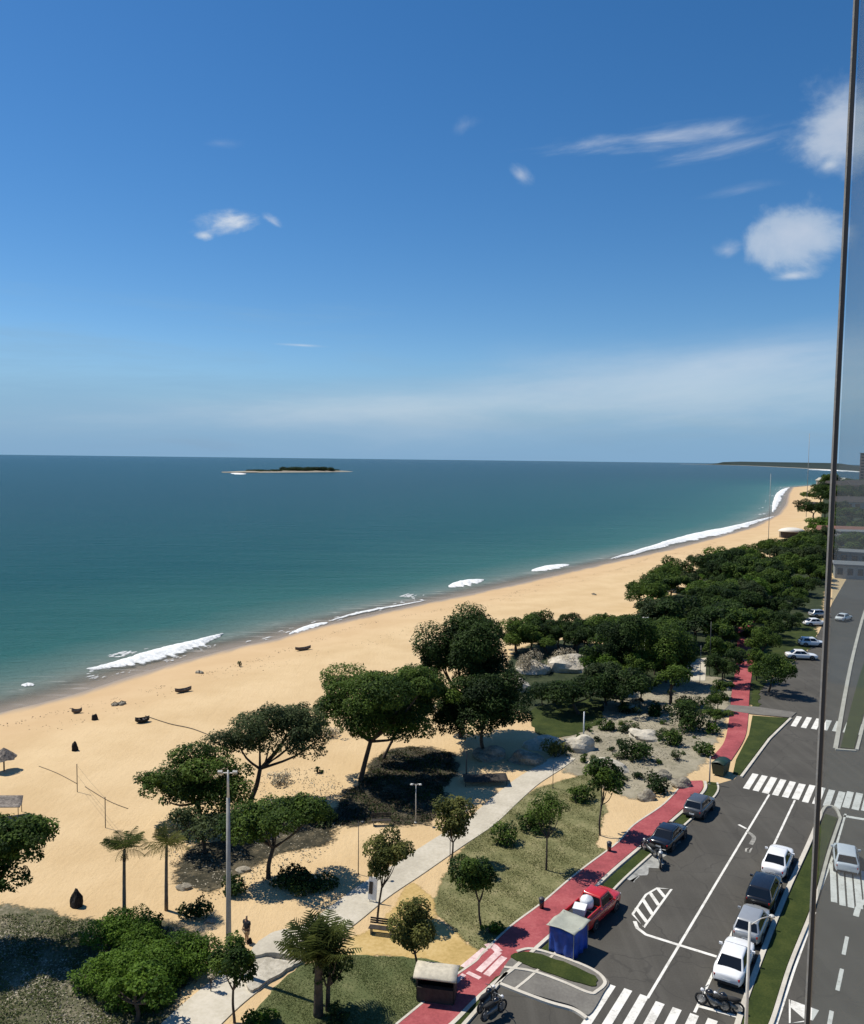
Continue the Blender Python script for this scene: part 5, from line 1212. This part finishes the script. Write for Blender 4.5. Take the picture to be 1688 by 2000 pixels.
for i, (u, v, lb) in enumerate([(224, 1378, 'left of two small pale bundles on the upper beach'), (238, 1376, 'right of two small pale bundles on the upper beach'), (390, 1315, 'small dark bundle of nets close to the wet sand'), (1160, 1162, 'tiny dark bundle on the far beach above the tree row')]):
    q = P(u, v); root = thing('net_bundle', lb, 'bundle', q, i); r = random.Random(i)
    mb = MB()
    for k in range(5): mb.lathe((r.uniform(-.35, .35), r.uniform(-.3, .3), 0), [(.3, 0), (.28, .16), (.16, .3), (.001, .34)], 9)
    mb.build('netting', 'rock', root, True); mb = MB(); mb.tube([(-.5, .1, .1), (0, .1, .45), (.55, -.1, .2)], .05, 6); mb.build('pole', 'dark_wood', root)
for i, (pts, lb) in enumerate([([(1235, 1148), (1262, 1140), (1298, 1128), (1308, 1124)], 'line of dark driftwood on the far beach before the tree belt'), ([(1415, 1084), (1440, 1076), (1455, 1072)], 'dark heap of driftwood farther along before the tree belt')]):
    r = random.Random(i); root = thing('driftwood', lb, 'driftwood', P(*pts[0])); b0 = root.location
    for a, b_ in zip(pts[:-1], pts[1:]):
        for k in range(5):
            t_ = r.random(); c = P(a[0] + (b_[0] - a[0]) * t_, a[1] + (b_[1] - a[1]) * t_) - b0; an = r.uniform(0, 3.1); l_ = r.uniform(.8, 2.0)
            mb = MB(); mb.tube([c + Vector((-l_ * math.cos(an), -l_ * math.sin(an), .1)), c + Vector((0, 0, .25)), c + Vector((l_ * math.cos(an), l_ * math.sin(an), .12))], [.1, .16, .07], 6); mb.build('branch', 'bark', root)
def rope(label, pts, r=.03, name='rope'):
    ws = [P(*p_) for p_ in pts]; b0 = ws[0]; mb = MB(); sp_ = spline([np.array(w_ - b0) + np.array([0, 0, r]) for w_ in ws], 8)
    mb.tube(sp_, r, 5); tag(mb.build(name, 'rope', None, True, b0), label, 'rope')
rope('long dark rope running from the boat toward the leaning tree', [(284, 1399), (330, 1414), (375, 1424), (420, 1441), (440, 1447)], .05)
rope('boundary rope of the volleyball court lying on the sand, upper stretch', [(76, 1497), (112, 1511), (150, 1531)], .03); rope('boundary rope of the volleyball court lying on the sand, lower stretch', [(166, 1537), (205, 1561), (228, 1572), (250, 1580)], .03)
A, B = P(151, 1547), P(206, 1617); root = thing('volleyball_net', 'volleyball net slung between two thin posts on the open sand', 'net', A); dv = B - A
for e in (Vector((0, 0, 0)), dv): mb = MB(); mb.tube([e + Vector((0, 0, -.1)), e + Vector((0, 0, 2.55))], .035, 6); mb.build('post', 'pole_dark', root)
mb = MB()
for k in range(2): z_ = 2.45 - k * .9; mb.tube([Vector((0, 0, z_)), dv * .5 + Vector((0, 0, z_ - .08)), dv + Vector((0, 0, z_))], .008, 4)
mb.build('net', 'net', root)

# one person on the sand
q = P(482, 1842); root = thing('person', 'person in dark top and tan shorts standing on sand right of the mast', 'person', q, 2.6)
def skin(name, joints, edges, mat, sub=1):
    me = bpy.data.meshes.new(name); me.from_pydata([j[:3] for j in joints], edges, []); me.materials.append(MATS[mat]); o = link(name, me, root)
    md = o.modifiers.new('skin', 'SKIN'); sv = me.skin_vertices[0].data
    for i, j in enumerate(joints): sv[i].radius = (j[3], j[4] if len(j) > 4 else j[3])
    sv[0].use_root = True; o.modifiers.new('sub', 'SUBSURF').levels = sub; o.modifiers['sub'].render_levels = sub; return o
J = [(0, 0, .93, .15, .10), (0, 0, 1.15, .135, .09), (0, 0, 1.36, .16, .095), (0, .0, 1.48, .055), (0, .015, 1.56, .07, .08), (0, .02, 1.66, .07, .085),
     (-.09, 0, .86, .085), (-.10, .02, .48, .06), (-.10, 0, .08, .042), (-.11, .14, .04, .035), (.09, 0, .86, .085), (.11, -.03, .48, .06), (.12, -.06, .08, .042), (.13, .08, .04, .035),
     (-.19, 0, 1.38, .055), (-.25, -.02, 1.12, .042), (-.26, .06, .88, .032), (-.26, .09, .79, .03), (.19, 0, 1.38, .055), (.26, -.02, 1.12, .042), (.24, .10, .90, .032), (.23, .14, .82, .03)]
skin('body', J, [(0, 1), (1, 2), (2, 3), (3, 4), (4, 5), (0, 6), (6, 7), (7, 8), (8, 9), (0, 10), (10, 11), (11, 12), (12, 13), (2, 14), (14, 15), (15, 16), (16, 17), (2, 18), (18, 19), (19, 20), (20, 21)], 'skin', 2)
skin('shirt', [(0, 0, .90, .23, .18), (0, 0, 1.15, .21, .16), (0, 0, 1.40, .23, .16), (-.21, 0, 1.39, .10), (-.25, -.01, 1.18, .08), (.21, 0, 1.39, .10), (.26, -.01, 1.18, .08)], [(0, 1), (1, 2), (2, 3), (3, 4), (2, 5), (5, 6)], 'cloth_dark')
skin('shorts', [(0, 0, .93, .21, .17), (-.09, 0, .82, .13), (-.10, .01, .50, .12), (.09, 0, .82, .13), (.105, -.02, .50, .12)], [(0, 1), (1, 2), (0, 3), (3, 4)], 'cloth_tan')
skin('hair', [(0, -.01, 1.66, .075, .09), (0, 0, 1.73, .05, .06)], [(0, 1)], 'hair')

# ------------------------------------------------------------------ breaking waves
def wave(label, top, bot, h, seed, n=90):
    T_ = resample(spline([G(u, v, SEA_Z)[:2] for u, v in top], 8), n); B_ = resample(spline([G(u, v, SEA_Z)[:2] for u, v in bot], 8), n)
    r = np.random.default_rng(seed); m_ = 9; rows = []
    nz = np.convolve(r.normal(size=n + 8), np.ones(5) / 5, 'valid')[:n]; nz2 = np.convolve(r.normal(size=n + 8), np.ones(3) / 3, 'valid')[:n]
    mb = MB(); V = []; BD = []
    for i in range(n):
        e = math.sin(math.pi * i / (n - 1)) ** .35
        a = T_[i] + (T_[i] - B_[i]) * nz[i] * .04; b_ = B_[i] + (B_[i] - T_[i]) * nz2[i] * .16
        c = (a + b_) / 2; a = c + (a - c) * e; b_ = c + (b_ - c) * e
        for j in range(m_):
            t_ = j / (m_ - 1); q = a + (b_ - a) * t_; hh = h * e * (math.sin(math.pi * min(1, t_ * 1.25 + .02)) ** .7 if t_ < .78 else .12) + r.normal() * .02 * h
            if j in (0, m_ - 1): hh = -.02
            BD.append(min(1, min(t_ * 5, (1 - t_) * 2.6) * min(1, e * 1.1)))
            V.append((q[0], q[1], SEA_Z + .04 + hh))
    mb.add(V, [(i * m_ + j, (i + 1) * m_ + j, (i + 1) * m_ + j + 1, i * m_ + j + 1) for i in range(n - 1) for j in range(m_ - 1)])
    o = mb.build('breaking_wave', 'foam', None, True); fix_normals(o.data); at = o.data.attributes.new('body', 'FLOAT', 'POINT'); at.data.foreach_set('value', np.array(BD, np.float32)); tag(o, label, 'wave'); return o
wave('longest near white breaker rolling in at the left of the beach', [(165, 1303), (190, 1300), (240, 1287), (300, 1270), (380, 1251), (437, 1235)], [(168, 1314), (205, 1312), (260, 1304), (320, 1290), (390, 1267), (438, 1243)], .55, 1)
wave('thin white foam ridge above the leaning tree', [(562, 1237), (600, 1222), (640, 1213)], [(566, 1242), (605, 1230), (642, 1219)], .2, 2, 50)
wave('thin broken foam line along the shore left of the dark domed tree', [(640, 1213), (690, 1198), (740, 1188), (800, 1178), (835, 1171)], [(640, 1216), (690, 1202), (740, 1191), (800, 1180), (835, 1173)], .12, 3, 70)
wave('short white breaker off the middle of the beach', [(873, 1141), (905, 1134), (946, 1130)], [(877, 1152), (912, 1147), (947, 1137)], .5, 4, 50)
wave('short white breaker right of the middle one, farther off', [(1035, 1112), (1070, 1105), (1112, 1101)], [(1040, 1119), (1080, 1115), (1114, 1106)], .5, 5, 50)
wave('long bright breaker running into the far curve of the beach', [(1188, 1091), (1240, 1075), (1300, 1057), (1360, 1041), (1420, 1030), (1470, 1018), (1512, 1007)], [(1190, 1096), (1245, 1084), (1300, 1070), (1360, 1055), (1420, 1042), (1470, 1026), (1514, 1011)], .8, 6, 120)
wave('surf crashing round the sandy point', [(1504, 1000), (1508, 980), (1516, 964), (1528, 955), (1542, 951)], [(1516, 1004), (1524, 985), (1531, 968), (1538, 960), (1546, 954)], .8, 7, 60)
wave('tiny whitecap close to the left edge of the picture', [(40, 1338), (55, 1336), (68, 1337)], [(42, 1342), (56, 1342), (68, 1341)], .25, 8, 20)
wave('white water line in the bay beyond the sandy point', [(1575, 916), (1620, 917), (1700, 920)], [(1575, 918.5), (1620, 920), (1700, 924)], 1.0, 9, 40)
# torn flecks of foam round the breakers: nobody could count them
def flecks(name, px, n, size, seed):
    xy = np.array([G(u, v, SEA_Z)[:2] for u, v in px]); rng = np.random.default_rng(seed); lo, hi = xy.min(0), xy.max(0)
    q = rng.random((n * 8, 2)) * (hi - lo) + lo; q = q[in_poly(q, xy)]
    keep = np.sin(q[:, 0] * .9 + q[:, 1] * .5) + np.sin(q[:, 0] * .37 - q[:, 1] * .81) + rng.normal(size=len(q)) * .6 > .5; q = q[keep][:n]
    mb = MB(); BD = []
    for p_ in q:
        s_ = size * 1.4 * rng.uniform(.3, 1.2); k = 7; an = .57; vs_ = []
        for a in range(k):
            t_ = a * 2 * math.pi / k; rr = s_ * rng.uniform(.5, 1.1); x, y = rr * 1.9 * math.cos(t_), rr * .7 * math.sin(t_)
            vs_.append((p_[0] + x * T2[0] + y * N2[0], p_[1] + x * T2[1] + y * N2[1], SEA_Z + .03))
        BD += [.0] * k + [.62]; c0 = len(vs_); vs_.append((p_[0], p_[1], SEA_Z + .03 + .12 * s_)); mb.add(vs_, [(a, (a + 1) % k, c0) for a in range(k)])
    o = mb.build(name, 'foam'); at = o.data.attributes.new('body', 'FLOAT', 'POINT'); at.data.foreach_set('value', np.array(BD, np.float32)); tag(o, kind='stuff')
flecks('sea_foam', [(200, 1285), (240, 1272), (275, 1272), (300, 1262), (240, 1285)], 60, .45, 1)
flecks('sea_foam', [(440, 1250), (520, 1240), (640, 1208), (760, 1182), (830, 1160), (830, 1172), (700, 1203), (600, 1228), (500, 1256)], 220, .5, 2)
flecks('sea_foam', [(1470, 1005), (1490, 985), (1505, 965), (1520, 952), (1548, 949), (1535, 968), (1520, 1000), (1500, 1010), (1470, 1018)], 420, 2.0, 3)
flecks('sea_foam', [(780, 1165), (800, 1158), (830, 1158), (800, 1168)], 40, .6, 4)
flecks('sea_foam', [(165, 1312), (300, 1297), (430, 1252), (430, 1262), (300, 1303), (180, 1330)], 160, .3, 5)

rng = np.random.default_rng(4); sv = rng.uniform(50, 330, 2600); dv_ = np.where(rng.random(2600) < .6, 9 + 2.2 * np.sin(sv * .09) + rng.normal(size=2600) * .7, 15 + 3 * np.sin(sv * .05 + 2) + rng.normal(size=2600) * 1.2)
keep = np.sin(sv * .23) + np.sin(sv * .71 + 1) > -.4; sv, dv_ = sv[keep], dv_[keep]; nv = shore_n(sv) + dv_
pw = np.stack([sv * T2[0] + nv * N2[0], sv * T2[1] + nv * N2[1], profile(dv_) + .03], -1); nn = rng.normal(size=pw.shape) * .4 + np.array([0, 0, 1.4]); nn /= np.linalg.norm(nn, axis=1)[:, None]
tag(link('tide_wrack', blades('tide_wrack', pw, nn, rng.random(len(pw)), .20, .5, 'leaf_dead', rng)), kind='stuff')
# ------------------------------------------------------------------ the islet at sea
def islet():
    a = G(432, 923, SEA_Z); b_ = G(690, 921, SEA_Z); c = (a + b_) / 2; hl = np.linalg.norm(b_ - a) / 2; ax = (b_ - a) / (2 * hl); ay = np.array([-ax[1], ax[0], 0])
    root = thing('islet', 'low dark green islet with a pale sandy tip far out on the sea', 'island', (c[0], c[1], SEA_Z))
    rot = np.stack([ax, ay], 1)
    def surf(u, v):
        x = (u - .5) * 2; wd = 42 * max(0, 1 - abs(x) ** 2.2) ** .6 + .5; y = (v - .5) * 2 * wd; hh = 4.2 * (1 - abs(2 * v - 1) ** 2.2) * max(0, 1 - abs(x) ** 4) - .4
        q = ax * x * hl + ay * y; return (q[0], q[1], hh + .4 * math.sin(30 * u + 9 * v))
    mb = MB(); mb.grid(surf, 50, 14); mb.build('land', 'rock', root, True)
    rng = np.random.default_rng(9); cs, rs, ts = [], [], []
    for i in range(150):
        x = rng.uniform(-.62, .72) if i > 60 else rng.uniform(-.12, .55); y = rng.uniform(-18, 14); q = ax * x * hl + ay * y
        hh = 3.0 if not -.14 < x < .56 else rng.uniform(4, 8); cs.append(np.array([q[0], q[1], 2 + hh * .6])); rs.append(np.array([7, 7, hh * .6])); ts.append(rng.uniform(.1, .5))
    link('vegetation', leaves_mesh('vegetation', cs, rs, ts, 2.2, .9, 'leaf_dark', 9), root)
    def tip(u, v):
        x = -.995 + .42 * u; wd = 12 * math.sin(math.pi * (.12 + .75 * u)); q = ax * x * hl + ay * (-26 * (u ** .5) + (v - .5) * wd); return (q[0], q[1], .9 + .8 * math.sin(math.pi * v))
    mb = MB(); mb.grid(tip, 14, 5); mb.build('sand_spit', 'far_sand', root, True)
islet()
wave('white surf at the near side of the sandy islet tip', [(450, 923.5), (465, 923.8), (482, 924.6)], [(450, 925.5), (465, 927.5), (482, 927.6)], 1.0, 10, 24)

# ------------------------------------------------------------------ far buildings
def house(name, label, x, y, rz, L, Wd, Hh, wall, roof, floors=1, nwin=4, flat=True, cat='building'):
    root = thing(name, label, cat, (x, y, ground_z(x, y)), rz)
    mb = MB(); mb.box((0, 0, Hh / 2), (L, Wd, Hh)); mb.build('wall', wall, root)
    mb = MB()
    if flat: mb.box((0, 0, Hh + .2), (L * 1.06, Wd * 1.08, .4))
    else: mb.add([(-L * .53, -Wd * .56, Hh), (L * .53, -Wd * .56, Hh), (L * .53, Wd * .56, Hh), (-L * .53, Wd * .56, Hh), (-L * .53, 0, Hh + Wd * .28), (L * .53, 0, Hh + Wd * .28)], [(0, 1, 5, 4), (2, 3, 4, 5), (1, 2, 5), (3, 0, 4), (0, 3, 2, 1)])
    mb.build('roof', roof, root)
    win = 'tower_glass' if name == 'glass_tower' else 'window_dark'
    fh = Hh / floors; ww = L / nwin * .55
    wm = MB(); wm.box((0, 0, 0), (ww, .12, fh * .5)); me = wm.mesh('window', win)
    for f_ in range(floors):
        for k in range(nwin):
            for s_ in (-1, 1): link('window', me, root, ((k + .5) / nwin * L - L / 2, s_ * (Wd / 2 + .02), fh * (f_ + .55)))
    return root
def hp(u, v): q = P(u, v); return q.x, q.y
x, y = hp(1706, 954); house('brown_tower', 'brown apartment block at the right edge on the horizon', x, y, -.6, 30, 20, 44, 'wall_brown', 'roof_dark', 12, 5)
root = thing('beach_kiosk', 'beach kiosk with bright oval roof on the far sand', 'kiosk', P(1546, 1050), .5)
mb = MB(); mb.lathe((0, 0, 0), [(5.6, 2.6), (5.7, 2.9), (4.4, 3.6), (2.2, 4.0), (.001, 4.1)], 24); mb.lathe((0, 0, 0), [(.001, 2.6), (5.6, 2.6)], 24); o = mb.build('roof', 'roof_pale', root, True); o.scale = (1, .8, 1)
mb = MB(); mb.lathe((0, 0, 0), [(4.2, 0), (4.2, 2.6)], 20); mb.build('counter', 'dark_wood', root)
for k in range(8): mb = MB(); mb.tube([(5 * math.cos(k * .785), 4 * math.sin(k * .785), 0), (5 * math.cos(k * .785), 4 * math.sin(k * .785), 2.65)], .12, 6); mb.build('post', 'dark_wood', root)
root = thing('beach_kiosk', 'dark low kiosk on the sand near the point', 'kiosk', P(1590, 996), .5)
mb = MB(); mb.lathe((0, 0, 0), [(7.0, 3.0), (6, 3.8), (3, 5.0), (.001, 5.4)], 20); mb.build('roof', 'roof_dark', root, True); mb = MB(); mb.lathe((0, 0, 0), [(4.6, 0), (4.6, 3.0)], 16); mb.build('counter', 'dark_wood', root)
for i, (u, v, L_, Wd_, H_, wl, rf, ln) in enumerate([
    (1650, 1100, 14, 9, 3.6, 'wall_grey', 'wall_grey', 'grey flat-roofed pavilion seen through the glass, nearest one'), (1678, 1128, 12, 9, 3.4, 'wall_white', 'wall_grey', 'pale flat-roofed pavilion at the right edge beyond the median'),
    (1642, 1058, 16, 9, 3.6, 'wall_white', 'roof_tile', 'pale pavilion with reddish roof amid trees through the glass'), (1682, 1065, 16, 10, 5, 'wall_grey', 'wall_grey', 'grey building behind trees at the right edge'),
    (1668, 998, 26, 12, 6, 'wall_white', 'roof_dark', 'white low house with dark roof on the sandy point, through the glass'), (1655, 966, 40, 16, 9, 'wall_white', 'roof_dark', 'long white house among far trees on the point'), (1690, 975, 36, 16, 12, 'wall_brown', 'roof_dark', 'brown house at the right edge on the point'),
    (1625, 948, 40, 14, 7, 'wall_white', 'roof_pale', 'pale low house at the tip of the sandy point')]):
    x, y = hp(u, v); house('low_house', ln, x, y, -.5 + .1 * i, L_, Wd_, H_, wl, rf, 2 if H_ > 7 else 1, 5, flat=i in (0, 1, 3))

# ------------------------------------------------------------------ glass screen of the balcony, close on the right
def ray_pt(u, v, dep): return at_depth(u, v, dep)
top, bot = ray_pt(1678, -60, 3.0), ray_pt(1576, 2060, 3.0)
root = thing('glass_screen', 'tall balcony glass screen with dark metal edge close on the right', 'glass screen', bot)
wdir = Vector((.80, -.60, 0)).normalized(); thick = Vector((.6, .8, 0))
def bar(a, b_, w_, t_):
    mb = MB(); q = []
    for e in (a, b_):
        for sx, sy in ((-1, -1), (1, -1), (1, 1), (-1, 1)): q.append(e + wdir * sx * w_ / 2 + thick * sy * t_ / 2)
    return mb.add(q, [(0, 1, 5, 4), (1, 2, 6, 5), (2, 3, 7, 6), (3, 0, 4, 7), (0, 3, 2, 1), (4, 5, 6, 7)])
z0 = Vector((0, 0, 0)); tp = top - bot
bar(z0, tp, .011, .012).build('mullion', 'frame_metal', root)
o1 = wdir * .016
bar(z0 - wdir * .010, tp - wdir * .010, .006, .008).build('seal', 'pole_grey', root)
mb = MB(); a, b_ = wdir * .012, tp + wdir * .012; c, d = tp + wdir * 2.2, wdir * 2.2
mb.add([a - thick * .005, d - thick * .005, c - thick * .005, b_ - thick * .005], [(0, 1, 2, 3)]); mb.build('pane', 'pane_glass', root)
